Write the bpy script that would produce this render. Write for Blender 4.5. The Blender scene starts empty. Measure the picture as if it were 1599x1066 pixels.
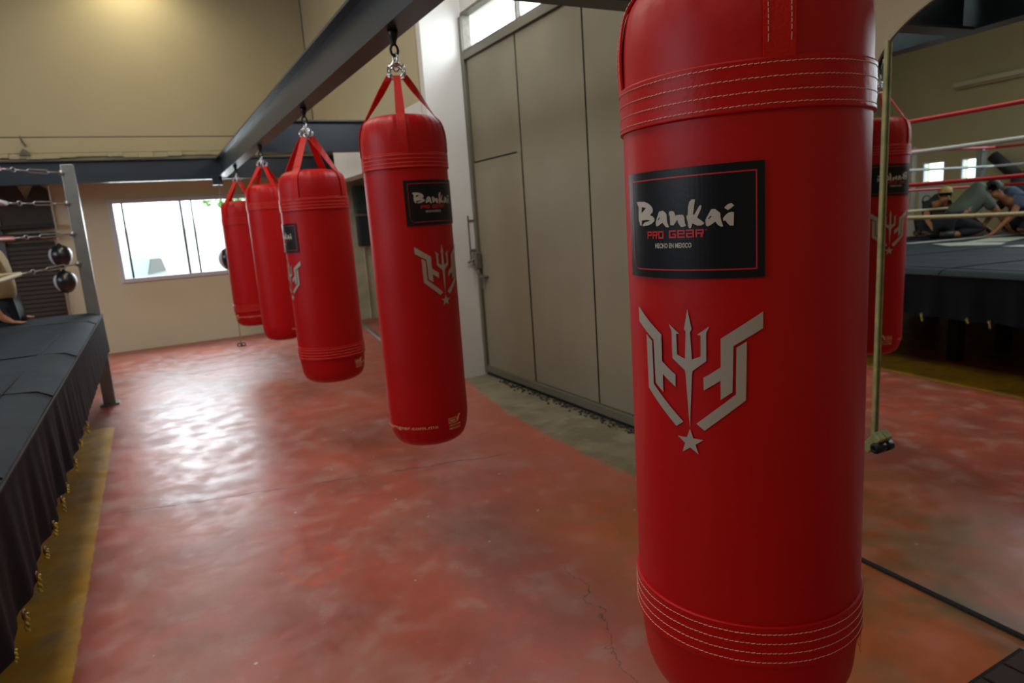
import bpy, bmesh, math, random
from mathutils import Vector, Matrix
random.seed(7)
C = bpy.context.scene.collection
SC = bpy.context.scene
PI = math.pi

# ------------------------------------------------------------------ camera, world, exposure
def make_camera():
    yaw, pitch, roll = 0.484309719, 0.181172385, 0.0700183496
    cy, sy = math.cos(yaw), math.sin(yaw)
    fwd = Vector((sy*math.cos(pitch), cy*math.cos(pitch), -math.sin(pitch)))
    r0 = Vector((cy, -sy, 0)); d0 = fwd.cross(r0)
    c, s = math.cos(roll), math.sin(roll)
    right = c*r0 + s*d0; down = -s*r0 + c*d0
    up = -down; back = -fwd
    cd = bpy.data.cameras.new('camera'); cam = bpy.data.objects.new('camera', cd); C.objects.link(cam)
    cam.matrix_world = Matrix(((right.x, up.x, back.x, 0), (right.y, up.y, back.y, 0), (right.z, up.z, back.z, 1.5), (0, 0, 0, 1)))
    cd.sensor_width = 36; cd.lens = 1050.12/1599*36; cd.clip_start = 0.02; cd.clip_end = 200
    cd.dof.use_dof = True; cd.dof.focus_distance = 1.13; cd.dof.aperture_fstop = 6.5
    SC.camera = cam
make_camera()

SC.view_settings.view_transform = 'Standard'
SC.view_settings.look = 'None'
SC.view_settings.gamma = 1
SC.view_settings.use_curve_mapping = False
SC.view_settings.exposure = 0.0

w = bpy.data.worlds.new('World'); SC.world = w; w.use_nodes = True
bg = w.node_tree.nodes['Background']
bg.inputs[0].default_value = (0.86, 0.93, 1.0, 1); bg.inputs[1].default_value = 6.0   # overcast sky

def area(name, loc, direction, sx, sy_, power, color):
    ld = bpy.data.lights.new(name, 'AREA'); ld.shape = 'RECTANGLE'; ld.size = sx; ld.size_y = sy_
    ld.energy = power; ld.color = color
    o = bpy.data.objects.new(name, ld); C.objects.link(o); o.location = loc
    o.rotation_euler = Vector(direction).to_track_quat('-Z', 'Y').to_euler()
    return o
# daylight from the tall windows of the left wall (hall side behind the ring)
area('daylight_left', (-7.3, 4.2, 3.4), (1, 0.05, -0.28), 6.0, 1.6, 260, (0.80, 0.88, 1.0))
# daylight outside the far sliding window
area('daylight_far_window', (0.45, 11.6, 2.1), (0, -1, -0.42), 1.6, 1.0, 95, (0.88, 0.94, 1.0))
# daylight falling through the strip above the gate
area('daylight_gate_strip', (3.05, 4.9, 3.5), (-0.5, 0.55, -0.45), 2.0, 0.5, 60, (0.85, 0.92, 1.0))
# unseen fill lights added under the roof for general brightness
area('fill_light_hall', (-0.4, 4.6, 5.0), (0, 0, -1), 1.4, 7.5, 170, (1.0, 0.95, 0.84))
area('fill_light_front', (-1.6, -1.4, 4.6), (0.25, 0.35, -1), 2.5, 1.2, 20, (1.0, 0.93, 0.84))

# ------------------------------------------------------------------ materials
M = {}
def mat(name, col, rough=0.6, metal=0.0, var=0.0, vscale=8.0, bump=0.0, bscale=60.0, coat=0.0, spec=None, col2=None, rvar=0.0):
    m = bpy.data.materials.new(name); m.use_nodes = True; nt = m.node_tree; b = nt.nodes['Principled BSDF']
    b.inputs['Base Color'].default_value = (*col, 1); b.inputs['Roughness'].default_value = rough
    b.inputs['Metallic'].default_value = metal
    if coat: b.inputs['Coat Weight'].default_value = coat; b.inputs['Coat Roughness'].default_value = 0.25
    if spec is not None: b.inputs['Specular IOR Level'].default_value = spec
    tc = nt.nodes.new('ShaderNodeTexCoord')
    if var or col2:
        n = nt.nodes.new('ShaderNodeTexNoise'); n.inputs['Scale'].default_value = vscale; n.inputs['Detail'].default_value = 6
        nt.links.new(tc.outputs['Object'], n.inputs['Vector'])
        r = nt.nodes.new('ShaderNodeMapRange'); r.inputs[1].default_value = 0.3; r.inputs[2].default_value = 0.7
        nt.links.new(n.outputs['Fac'], r.inputs[0])
        mx = nt.nodes.new('ShaderNodeMix'); mx.data_type = 'RGBA'
        c2 = col2 if col2 else tuple(max(0, c*(1-var)) for c in col)
        mx.inputs[6].default_value = (*col, 1); mx.inputs[7].default_value = (*c2, 1)
        nt.links.new(r.outputs[0], mx.inputs[0]); nt.links.new(mx.outputs[2], b.inputs['Base Color'])
        if rvar:
            rr = nt.nodes.new('ShaderNodeMapRange'); rr.inputs[3].default_value = rough; rr.inputs[4].default_value = rough+rvar
            nt.links.new(n.outputs['Fac'], rr.inputs[0]); nt.links.new(rr.outputs[0], b.inputs['Roughness'])
    if bump:
        n2 = nt.nodes.new('ShaderNodeTexNoise'); n2.inputs['Scale'].default_value = bscale; n2.inputs['Detail'].default_value = 4
        nt.links.new(tc.outputs['Object'], n2.inputs['Vector'])
        bp = nt.nodes.new('ShaderNodeBump'); bp.inputs['Strength'].default_value = bump; bp.inputs['Distance'].default_value = 0.01
        nt.links.new(n2.outputs['Fac'], bp.inputs['Height']); nt.links.new(bp.outputs[0], b.inputs['Normal'])
    M[name] = m
    return m

mat('red_vinyl', (0.45, 0.0, 0.0006), 0.42, var=0.08, vscale=5, bump=0.06, bscale=45, spec=0.30, rvar=0.1)
mat('red_webbing', (0.52, 0.006, 0.002), 0.5, bump=0.2, bscale=160, spec=0.25)
mat('red_band', (0.45, 0.001, 0.001), 0.42, bump=0.1, bscale=60, spec=0.25)
mat('thread', (0.72, 0.45, 0.33), 0.7)
mat('thread_red', (0.68, 0.12, 0.08), 0.6)
mat('label_black', (0.003, 0.005, 0.008), 0.36, bump=0.02, bscale=200, spec=0.3)
mat('label_red', (0.50, 0.008, 0.008), 0.45)
mat('letter_grey', (0.46, 0.42, 0.35), 0.5)
mat('emblem_silver', (0.40, 0.37, 0.31), 0.42, metal=0.25)
mat('print_gold', (0.75, 0.40, 0.22), 0.5)
mat('chrome', (0.62, 0.64, 0.66), 0.22, metal=1.0)
mat('galvanised', (0.42, 0.44, 0.45), 0.38, metal=0.9, var=0.2, vscale=20)
mat('black_iron', (0.02, 0.022, 0.025), 0.4, metal=0.6)
mat('beam_paint', (0.012, 0.024, 0.042), 0.38, var=0.3, vscale=3, bump=0.06, bscale=30, coat=0.15)
mat('canvas', (0.009, 0.017, 0.028), 0.68, var=0.3, vscale=2.5, bump=0.25, bscale=9, rvar=0.15, spec=0.3)
mat('skirt', (0.006, 0.011, 0.019), 0.75, spec=0.2, var=0.25, vscale=4, bump=0.15, bscale=12)
mat('canvas_print', (0.42, 0.42, 0.34), 0.7)
mat('rope_red', (0.45, 0.006, 0.008), 0.45)
mat('rope_white', (0.55, 0.58, 0.60), 0.5)
mat('rope_cream', (0.55, 0.47, 0.28), 0.55)
mat('tie_cord', (0.85, 0.66, 0.04), 0.6, col2=(0.10, 0.14, 0.10), vscale=60)
mat('grommet', (0.20, 0.09, 0.06), 0.4, metal=0.5)
mat('under_dark', (0.008, 0.008, 0.009), 0.8)
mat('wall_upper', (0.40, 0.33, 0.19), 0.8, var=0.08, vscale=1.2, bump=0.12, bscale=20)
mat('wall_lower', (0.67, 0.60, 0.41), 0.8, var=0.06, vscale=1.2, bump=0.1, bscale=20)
mat('wall_white', (0.60, 0.57, 0.51), 0.75, var=0.05, vscale=2, bump=0.08, bscale=20)
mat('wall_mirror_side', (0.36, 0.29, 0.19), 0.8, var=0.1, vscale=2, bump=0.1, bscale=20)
mat('wall_left_paint', (0.52, 0.47, 0.28), 0.8, var=0.1, vscale=1)
mat('wall_green', (0.38, 0.38, 0.22), 0.8, col2=(0.55, 0.52, 0.38), vscale=4)
mat('ceiling_dark', (0.025, 0.025, 0.026), 0.9)
mat('gate_paint', (0.215, 0.185, 0.120), 0.45, var=0.10, vscale=2.2, bump=0.12, bscale=3.0, rvar=0.15)
mat('gate_frame', (0.12, 0.108, 0.072), 0.45, var=0.1)
mat('seam_dark', (0.05, 0.042, 0.025), 0.8)
mat('rust', (0.10, 0.08, 0.06), 0.6, metal=0.3, col2=(0.16, 0.14, 0.11), vscale=20)
mat('window_frame', (0.62, 0.62, 0.66), 0.4)
mat('mullion_dark', (0.015, 0.016, 0.018), 0.4)
mat('steel_post', (0.26, 0.28, 0.27), 0.38, metal=0.55, var=0.2, vscale=5)
mat('mirror_frame', (0.30, 0.25, 0.16), 0.5, metal=0.4)
mat('bar_yellow', (0.42, 0.36, 0.13), 0.5, col2=(0.16, 0.20, 0.08), vscale=14)
mat('box_green', (0.035, 0.085, 0.075), 0.4, var=0.2)
mat('box_dark', (0.02, 0.035, 0.035), 0.5)
mat('door_brown', (0.055, 0.042, 0.030), 0.6, var=0.2)
mat('door_dark', (0.018, 0.017, 0.016), 0.7)
mat('jamb_grey', (0.10, 0.11, 0.13), 0.6)
mat('rubble', (0.05, 0.045, 0.035), 0.9)
mat('glove_black', (0.008, 0.009, 0.012), 0.3, coat=0.3)
mat('glove_silver', (0.55, 0.58, 0.62), 0.35)
mat('cord_grey', (0.25, 0.23, 0.18), 0.7)
mat('tube_white', (0.62, 0.56, 0.38), 0.5)
mat('poster_white', (0.62, 0.66, 0.66), 0.6)
mat('poster_ink', (0.16, 0.22, 0.25), 0.6)
mat('outside_wall', (0.80, 0.80, 0.78), 0.8)
mat('outside_grey', (0.28, 0.33, 0.34), 0.7)
mat('outside_ground', (0.62, 0.60, 0.56), 0.9)
mat('leaf', (0.13, 0.34, 0.04), 0.6, var=0.4, vscale=5)
mat('bark', (0.12, 0.09, 0.06), 0.9)
mat('skin', (0.42, 0.17, 0.08), 0.5)
mat('skin_dark', (0.30, 0.11, 0.045), 0.5)
mat('hair', (0.008, 0.006, 0.005), 0.6)
mat('cloth_charcoal', (0.018, 0.028, 0.028), 0.8)
mat('cloth_olive', (0.085, 0.100, 0.080), 0.8)
mat('cloth_blue', (0.055, 0.085, 0.16), 0.8, col2=(0.11, 0.13, 0.22), vscale=14)
mat('cloth_navy', (0.008, 0.010, 0.018), 0.8)
mat('cloth_beige', (0.42, 0.30, 0.14), 0.8, var=0.25, vscale=5)
mat('cloth_trousers', (0.010, 0.012, 0.018), 0.8)
mat('cap_tan', (0.42, 0.31, 0.10), 0.7)
mat('cap_teal', (0.03, 0.12, 0.13), 0.7)
mat('drain_iron', (0.035, 0.014, 0.010), 0.6, metal=0.2)
mat('shoe', (0.02, 0.02, 0.02), 0.5)

def glass_mat():
    m = bpy.data.materials.new('glass'); m.use_nodes = True; nt = m.node_tree; nt.nodes.clear()
    out = nt.nodes.new('ShaderNodeOutputMaterial'); mix = nt.nodes.new('ShaderNodeMixShader'); mix.inputs[0].default_value = 0.06
    t = nt.nodes.new('ShaderNodeBsdfTransparent'); g = nt.nodes.new('ShaderNodeBsdfGlossy'); g.inputs['Roughness'].default_value = 0.02
    t.inputs[0].default_value = (0.94, 0.97, 0.97, 1)
    nt.links.new(t.outputs[0], mix.inputs[1]); nt.links.new(g.outputs[0], mix.inputs[2]); nt.links.new(mix.outputs[0], out.inputs[0])
    M['glass'] = m
glass_mat()
def mirror_mat():
    m = bpy.data.materials.new('mirror'); m.use_nodes = True; b = m.node_tree.nodes['Principled BSDF']
    b.inputs['Base Color'].default_value = (0.74, 0.80, 0.75, 1); b.inputs['Metallic'].default_value = 1; b.inputs['Roughness'].default_value = 0.0
    M['mirror'] = m
mirror_mat()
def lamp_mat():
    m = bpy.data.materials.new('lamp_glow'); m.use_nodes = True; b = m.node_tree.nodes['Principled BSDF']
    b.inputs['Emission Color'].default_value = (1, 0.93, 0.7, 1); b.inputs['Emission Strength'].default_value = 6
    M['lamp_glow'] = m
lamp_mat()

def floor_mat():
    m = bpy.data.materials.new('floor_paint'); m.use_nodes = True; nt = m.node_tree; b = nt.nodes['Principled BSDF']
    N, L = nt.nodes.new, nt.links.new
    tc = N('ShaderNodeTexCoord'); sp = N('ShaderNodeSeparateXYZ'); L(tc.outputs['Object'], sp.inputs[0])
    X, Y = sp.outputs[0], sp.outputs[1]
    def val(v, s):
        if isinstance(v, (int, float)): s.default_value = v
        else: L(v, s)
    def mth(op, a, bb=0.0, c=0.0):
        n = N('ShaderNodeMath'); n.operation = op; val(a, n.inputs[0]); val(bb, n.inputs[1]); val(c, n.inputs[2]); return n.outputs[0]
    def noise(sc, det=5, rough=0.55, dist=0.0, sx=1, sy=1):
        mp = N('ShaderNodeMapping'); mp.inputs['Scale'].default_value = (sx, sy, 1); L(tc.outputs['Object'], mp.inputs[0])
        n = N('ShaderNodeTexNoise'); n.inputs['Scale'].default_value = sc; n.inputs['Detail'].default_value = det
        n.inputs['Roughness'].default_value = rough; n.inputs['Distortion'].default_value = dist; L(mp.outputs[0], n.inputs['Vector']); return n.outputs['Fac']
    def ramp(v, lo, hi, a=0.0, bb=1.0):
        n = N('ShaderNodeMapRange'); n.interpolation_type = 'SMOOTHSTEP'; val(v, n.inputs[0]); val(lo, n.inputs[1]); val(hi, n.inputs[2]); val(a, n.inputs[3]); val(bb, n.inputs[4]); return n.outputs[0]
    def mix(f, a, bb):
        n = N('ShaderNodeMix'); n.data_type = 'RGBA'; val(f, n.inputs[0])
        for v, s in ((a, n.inputs[6]), (bb, n.inputs[7])):
            if isinstance(v, tuple): s.default_value = (*v, 1)
            else: L(v, s)
        return n.outputs[2]
    n1 = noise(1.1, 7, 0.55, 0.3); n2 = noise(2.6, 6, 0.6, 0.2, 1.0, 1.3); n3 = noise(14, 5, 0.6); n4 = noise(0.55, 4)
    n5 = noise(5.5, 5, 0.6, 0.0)
    red = mix(ramp(n1, 0.36, 0.62), (0.430, 0.090, 0.055), (0.300, 0.072, 0.050))
    red = mix(mth('MULTIPLY', ramp(n2, 0.48, 0.66), 0.65), red, (0.45, 0.075, 0.048))
    n6 = noise(1.9, 7, 0.62, 0.2, 1.5, 0.8)
    red = mix(mth('MULTIPLY', ramp(n6, 0.46, 0.68), 0.45), red, (0.41, 0.20, 0.16))
    red = mix(mth('MULTIPLY', ramp(n5, 0.52, 0.70), 0.4), red, (0.42, 0.25, 0.21))         # worn greyish pink
    red = mix(mth('MULTIPLY', ramp(n3, 0.62, 0.78), 0.35), red, (0.50, 0.26, 0.20))
    # orange brown stain on the mirror side, warm reflected light painted in
    org = mix(ramp(n2, 0.4, 0.62), (0.50, 0.095, 0.008), (0.31, 0.105, 0.010))
    red = mix(mth('MULTIPLY', ramp(mth('ADD', X, mth('MULTIPLY', n1, 0.9)), 1.75, 2.35), ramp(Y, 3.4, 2.2)), red, org)
    # vivid red along the gate
    dg = mth('ADD', X, mth('MULTIPLY', n2, 0.5))
    viv = mth('MULTIPLY', ramp(dg, 1.75, 2.35), ramp(Y, 2.4, 3.2))
    red = mix(mth('MULTIPLY', viv, 0.6), red, (0.50, 0.12, 0.065))
    # greenish stains beside the mirror foot
    dx = mth('SUBTRACT', X, 2.38); dy = mth('SUBTRACT', Y, 1.15)
    dst = mth('SQRT', mth('ADD', mth('MULTIPLY', dx, mth('MULTIPLY', dx, 14)), mth('MULTIPLY', dy, dy)))
    st = ramp(mth('ADD', dst, mth('MULTIPLY', n5, 0.9)), 0.95, 0.55)
    red = mix(mth('MULTIPLY', st, 0.55), red, (0.085, 0.090, 0.035))
    # white flecks of plaster
    vz = N('ShaderNodeTexVoronoi'); vz.inputs['Scale'].default_value = 6.5; L(tc.outputs['Object'], vz.inputs['Vector'])
    red = mix(mth('MULTIPLY', ramp(vz.outputs['Distance'], 0.06, 0.035), ramp(n3, 0.45, 0.55)), red, (0.60, 0.52, 0.40))
    # orange smear
    ex = mth('SUBTRACT', X, 0.47); ey = mth('SUBTRACT', Y, 3.02)
    er = mth('ABSOLUTE', mth('SUBTRACT', mth('SQRT', mth('ADD', mth('MULTIPLY', ex, ex), mth('MULTIPLY', ey, mth('MULTIPLY', ey, 0.45)))), mth('MULTIPLY', n2, 0.26)))
    red = mix(mth('MULTIPLY', mth('MULTIPLY', ramp(mth('ADD', er, mth('MULTIPLY', n3, 0.10)), 0.085, 0.05), ramp(n5, 0.38, 0.55)), 0.8), red, (0.52, 0.08, 0.035))
    # bare concrete strip at the gate
    yb = mth('SUBTRACT', Y, 3.4)
    bound = mth('ADD', mth('MULTIPLY', mth('MULTIPLY', yb, yb), 0.048), 2.24)
    cm = ramp(mth('ADD', mth('SUBTRACT', X, bound), mth('MULTIPLY', mth('SUBTRACT', n3, 0.5), 0.16)), -0.02, 0.05)
    cm = mth('MULTIPLY', cm, ramp(Y, 1.62, 1.70)); cm = mth('MULTIPLY', cm, ramp(Y, 9.0, 8.4))
    conc = mix(ramp(n2, 0.35, 0.65), (0.235, 0.190, 0.100), (0.155, 0.120, 0.060))
    conc = mix(mth('MULTIPLY', ramp(n5, 0.5, 0.66), 0.5), conc, (0.32, 0.27, 0.17))
    col = mix(cm, red, conc)
    # yellow safety strip along the ring
    e1 = mth('ADD', X, mth('MULTIPLY', mth('SUBTRACT', n3, 0.5), 0.022))
    ym = mth('MULTIPLY', ramp(e1, -0.444, -0.452), ramp(e1, -1.12, -1.10))
    ym = mth('MULTIPLY', ym, ramp(mth('ADD', Y, mth('MULTIPLY', n3, 0.1)), 6.53, 6.50))
    yel = mix(ramp(n2, 0.38, 0.66), (0.68, 0.35, 0.015), (0.50, 0.26, 0.022))
    yel = mix(mth('MULTIPLY', ramp(n5, 0.52, 0.68), 0.5), yel, (0.19, 0.12, 0.04))
    col = mix(mth('MULTIPLY', ym, ramp(n5, 0.74, 0.70)), col, yel)
    # cracks
    def crack(y0, k, wob, w0, fac, lo=-9, hi=9):
        c = mth('SUBTRACT', Y, mth('ADD', mth('MULTIPLY', X, k), y0))
        c = mth('ABSOLUTE', mth('ADD', c, mth('MULTIPLY', mth('SUBTRACT', n5, 0.5), wob)))
        mk = mth('MULTIPLY', ramp(c, w0, w0*0.35), fac)
        return mth('MULTIPLY', mth('MULTIPLY', mk, ramp(X, lo, lo+0.1)), ramp(X, hi, hi-0.2))
    k1 = mth('MULTIPLY', crack(4.185, -0.245, 0.10, 0.011, 0.75, -0.4, 2.0), ramp(n2, 0.36, 0.5))
    c2 = mth('SUBTRACT', X, mth('ADD', mth('MULTIPLY', Y, 0.33), 0.67))
    c2 = mth('ABSOLUTE', mth('ADD', c2, mth('MULTIPLY', mth('SUBTRACT', n5, 0.5), 0.25)))
    k2 = mth('MULTIPLY', mth('MULTIPLY', ramp(c2, 0.004, 0.0015), 0.6), mth('MULTIPLY', ramp(Y, 2.4, 2.2), ramp(Y, 1.2, 1.4)))
    crk = mth('MAXIMUM', k1, k2)
    col = mix(crk, col, (0.03, 0.022, 0.018))
    L(col, b.inputs['Base Color'])
    rough = ramp(n5, 0.3, 0.75, 0.30, 0.50)
    rough = mth('ADD', rough, mth('MULTIPLY', cm, 0.35))
    L(rough, b.inputs['Roughness'])
    b.inputs['Specular IOR Level'].default_value = 0.85
    bp = N('ShaderNodeBump'); bp.inputs['Strength'].default_value = 0.35; bp.inputs['Distance'].default_value = 0.006
    h = mth('ADD', mth('MULTIPLY', noise(2.6, 3, 0.5, 0.3), 3.0), mth('MULTIPLY', n3, 0.35)); h = mth('SUBTRACT', h, mth('MULTIPLY', crk, 1.5))
    L(h, bp.inputs['Height']); L(bp.outputs[0], b.inputs['Normal'])
    M['floor'] = m
floor_mat()

# ------------------------------------------------------------------ helpers
def obj(name, bm, m, parent=None, smooth=False, kind=None, label=None):
    me = bpy.data.meshes.new(name); bm.to_mesh(me); bm.free()
    me.materials.append(M[m] if isinstance(m, str) else m)
    if smooth:
        for p in me.polygons: p.use_smooth = True
    o = bpy.data.objects.new(name, me); C.objects.link(o)
    if parent: o.parent = parent
    if kind: o['kind'] = kind
    if label: o['label'] = label
    return o
def child_of_mesh(name, me, parent, loc=(0, 0, 0), rot=(0, 0, 0)):
    o = bpy.data.objects.new(name, me); C.objects.link(o); o.parent = parent; o.location = loc; o.rotation_euler = rot; return o
def thing(name, label, cat, loc=(0, 0, 0), rotz=0, group=None):
    o = bpy.data.objects.new(name, None); C.objects.link(o); o.empty_display_size = 0.1
    o.location = loc; o.rotation_euler = (0, 0, rotz); o['label'] = label; o['category'] = cat
    if group: o['group'] = group
    return o
def tag(o, label, cat, group=None):
    o['label'] = label; o['category'] = cat
    if group: o['group'] = group
    return o
def struct(name, bm, m, parent=None, smooth=False):
    o = obj(name, bm, m, parent, smooth)
    if not parent: o['kind'] = 'structure'
    return o
def box(bm, lo, hi, bev=0.0):
    x0, y0, z0 = lo; x1, y1, z1 = hi
    r = bmesh.ops.create_cube(bm, size=1.0)
    vs = r['verts']
    for v in vs: v.co = Vector(((x0+x1)/2+v.co.x*(x1-x0), (y0+y1)/2+v.co.y*(y1-y0), (z0+z1)/2+v.co.z*(z1-z0)))
    if bev:
        es = list({e for v in vs for e in v.link_edges})
        bmesh.ops.bevel(bm, geom=es, offset=bev, segments=2, affect='EDGES', profile=0.5)
    return bm
def nb(lo=None, hi=None, bev=0.0):
    bm = bmesh.new()
    if lo is not None: box(bm, lo, hi, bev)
    return bm
def tube(bm, pts, r, seg=10, caps=True, closed=False, rfun=None, flat=None):
    pts = [Vector(p) for p in pts]; n = len(pts); rings = []
    up = None
    for i, p in enumerate(pts):
        if closed: t = pts[(i+1) % n]-pts[i-1]
        else: t = pts[min(i+1, n-1)]-pts[max(i-1, 0)]
        t.normalize()
        if up is None:
            up = Vector((0, 0, 1)) if abs(t.z) < 0.9 else Vector((1, 0, 0))
        up = (up - t*up.dot(t)).normalized(); sd = t.cross(up)
        rr = rfun(i/(n-1 if n > 1 else 1))*r if rfun else r
        rings.append([bm.verts.new(p+up*math.cos(a)*rr+sd*math.sin(a)*rr) for a in [2*PI*k/seg for k in range(seg)]])
    m_ = n if closed else n-1
    for i in range(m_):
        a, b = rings[i], rings[(i+1) % n]
        for k in range(seg): bm.faces.new((a[k], a[(k+1) % seg], b[(k+1) % seg], b[k]))
    if caps and not closed:
        bm.faces.new(rings[0][::-1]); bm.faces.new(rings[-1])
    return bm
def lathe(bm, prof, seg=64, cx=0, cy=0, fun=None):
    rings = []
    for r, z in prof:
        if r < 1e-6: rings.append([bm.verts.new((cx, cy, z))])
        else:
            ring = []
            for k in range(seg):
                a = 2*PI*k/seg; rr, zz = (fun(r, z, a) if fun else (r, z))
                ring.append(bm.verts.new((cx+rr*math.cos(a), cy+rr*math.sin(a), zz)))
            rings.append(ring)
    for i in range(len(rings)-1):
        a, b = rings[i], rings[i+1]
        for k in range(seg):
            k2 = (k+1) % seg
            if len(a) == 1 and len(b) > 1: bm.faces.new((a[0], b[k2], b[k]))
            elif len(b) == 1 and len(a) > 1: bm.faces.new((a[k], a[k2], b[0]))
            elif len(a) > 1: bm.faces.new((a[k], a[k2], b[k2], b[k]))
    return bm
def torus(bm, c, R, r, axis='x', seg=20, s2=8, sx=1, sz=1, rotz=0):
    pts = []
    for k in range(seg):
        a = 2*PI*k/seg
        u, v = math.cos(a)*R*sx, math.sin(a)*R*sz
        p = Vector((u, 0, v)) if axis == 'y' else (Vector((0, u, v)) if axis == 'x' else Vector((u, v, 0)))
        p.rotate(Matrix.Rotation(rotz, 3, 'Z')); pts.append(Vector(c)+p)
    return tube(bm, pts, r, s2, closed=True)
def prism(bm, poly, axis, a, b):
    """extrude 2-D outline along axis from a to b; outline coords are the two other axes in xyz order"""
    def P(u, v, w):
        return {'x': (w, u, v), 'y': (u, w, v), 'z': (u, v, w)}[axis]
    A = [bm.verts.new(P(u, v, a)) for u, v in poly]; B = [bm.verts.new(P(u, v, b)) for u, v in poly]
    n = len(poly)
    bm.faces.new(A); bm.faces.new(B[::-1])
    for i in range(n): bm.faces.new((A[i], B[i], B[(i+1) % n], A[(i+1) % n]))
    bmesh.ops.recalc_face_normals(bm, faces=bm.faces[:])
    return bm

# ------------------------------------------------------------------ floor, walls, ceiling
def grid_plane(x0, x1, y0, y1, z):
    bm = bmesh.new(); vs = [bm.verts.new(p) for p in ((x0, y0, z), (x1, y0, z), (x1, y1, z), (x0, y1, z))]; bm.faces.new(vs)
    return bm
bm = nb((-8.2, -4.0, -0.12), (4.8, 11.3, 0.0)); struct('floor', bm, 'floor')
bm = nb((-8.2, -4.0, 5.2), (4.8, 11.3, 5.35)); struct('ceiling', bm, 'ceiling_dark')

# lower back wall with the window opening (x -0.36..1.5, z 1.0..2.1)
WX0, WX1, WZ0, WZ1 = -0.345, 1.50, 1.0, 2.10
bm = bmesh.new(); yb0, yb1 = 11.04, 11.24
box(bm, (-8.2, yb0, 0), (WX0, yb1, 2.62)); box(bm, (WX1, yb0, 0), (2.6, yb1, 2.62))
box(bm, (WX0, yb0, 0), (WX1, yb1, WZ0)); box(bm, (WX0, yb0, WZ1), (WX1, yb1, 2.62))
struct('wall_back', bm, 'wall_lower')
bm = nb((2.6, yb0, 0), (4.8, yb1, 2.62)); struct('wall_back_recess', bm, 'wall_green')
# upper back wall stands on the back beam
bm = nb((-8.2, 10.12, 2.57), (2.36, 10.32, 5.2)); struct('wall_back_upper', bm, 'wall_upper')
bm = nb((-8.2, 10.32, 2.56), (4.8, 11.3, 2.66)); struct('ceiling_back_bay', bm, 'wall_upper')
bm = bmesh.new()   # slightly proud lower course with a ragged mortar lip
box(bm, (-8.0, 10.085, 2.66), (2.36, 10.12, 2.84), 0.006)
for i in range(60):
    x = -7.9+i*0.17; 
    if x > 2.2: break
    d = 0.012+0.03*abs(math.sin(i*1.7))
    box(bm, (x, 10.10-d, 2.60+0.012*math.sin(i*0.9)), (x+0.175, 10.12, 2.655), 0.008)
struct('trim_1', bm, 'wall_upper')
bm = nb((-8.0, 10.105, 2.842), (2.36, 10.12, 2.856)); struct('trim_4', bm, 'seam_dark')
# right wall: upper part with soffit over the side opening
bm = bmesh.new()
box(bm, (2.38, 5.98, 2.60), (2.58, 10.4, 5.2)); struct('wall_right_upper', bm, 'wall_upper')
bm = nb((2.38, 5.98, 2.14), (2.58, 9.25, 2.60)); struct('wall_right_lintel', bm, 'wall_white')
bm = bmesh.new(); box(bm, (2.395, 5.88, 0), (2.95, 5.98, 5.2)); box(bm, (2.395, 5.98, 0), (2.62, 6.35, 2.14))
struct('wall_pillar', bm, 'wall_white')
bm = nb((4.7, 5.9, 0), (4.85, 11.1, 2.7)); struct('wall_recess_right', bm, 'wall_green')
bm = nb((2.58, 5.98, 2.62), (4.8, 10.4, 2.72)); struct('ceiling_recess', bm, 'wall_white')
bm = nb((2.62, 5.9, 0), (4.8, 5.98, 2.7)); struct('wall_recess_front', bm, 'wall_green')
# wall over the gate strip; near infill, unseen, added to cut the strip's reflection
bm = bmesh.new(); box(bm, (2.80, 1.4, 3.34), (2.95, 5.88, 5.2)); box(bm, (2.80, 1.2, 0), (2.95, 1.72, 3.34)); box(bm, (2.80, 1.72, 2.995), (2.95, 3.05, 3.34)); struct('wall_gate', bm, 'wall_white')
# left, front
bm = bmesh.new()
for a, b_ in ((-4.0, 8.06), (8.45, 8.75), (9.2, 11.3)): box(bm, (-7.7, a, 0), (-7.5, b_, 5.2))
for a, b_ in ((8.06, 8.45), (8.75, 9.2)): box(bm, (-7.7, a, 0), (-7.5, b_, 1.70)); box(bm, (-7.7, a, 2.15), (-7.5, b_, 5.2))
struct('wall_left', bm, 'wall_left_paint')
for i, (a, b_) in enumerate(((8.06, 8.45), (8.75, 9.2))):
    bm = bmesh.new(); box(bm, (-7.6, a, 1.70), (-7.5, a+0.03, 2.15)); box(bm, (-7.6, b_-0.03, 1.70), (-7.5, b_, 2.15)); box(bm, (-7.6, a+.03, 1.70), (-7.5, b_-.03, 1.73)); box(bm, (-7.6, a+.03, 2.12), (-7.5, b_-.03, 2.15))
    f = struct('window_%d' % (3+i), bm, 'window_frame'); obj('pane', nb((-7.56, a+.03, 1.73), (-7.555, b_-.03, 2.12)), 'glass', f)
bm = nb((-8.2, -4.1, 0), (4.8, -3.95, 5.2)); struct('wall_front', bm, 'wall_left_paint')

bm = nb((-7.5, 9.32, 0), (-7.38, 9.75, 2.45)); struct('trim_2', bm, 'wall_white')
bm = nb((2.80, 1.4, 0.0), (2.95, 5.88, 0.05)); struct('gate_light_stop', bm, 'under_dark')  # dark sill added behind the gate to stop light leaking under it

# mirror wall (runs slightly askew to the hall)
TH = -0.06345
MW = Matrix.Translation((2.438, 1.3, 0)) @ Matrix.Rotation(TH, 4, 'Z')   # local x = out of wall (+x), local y along the wall
def mwall(o): o.matrix_world = MW; return o
bm = nb((0.0, -4.9, 0), (0.12, 0.362, 5.2)); mwall(struct('wall_mirror', bm, 'wall_mirror_side'))

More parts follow.
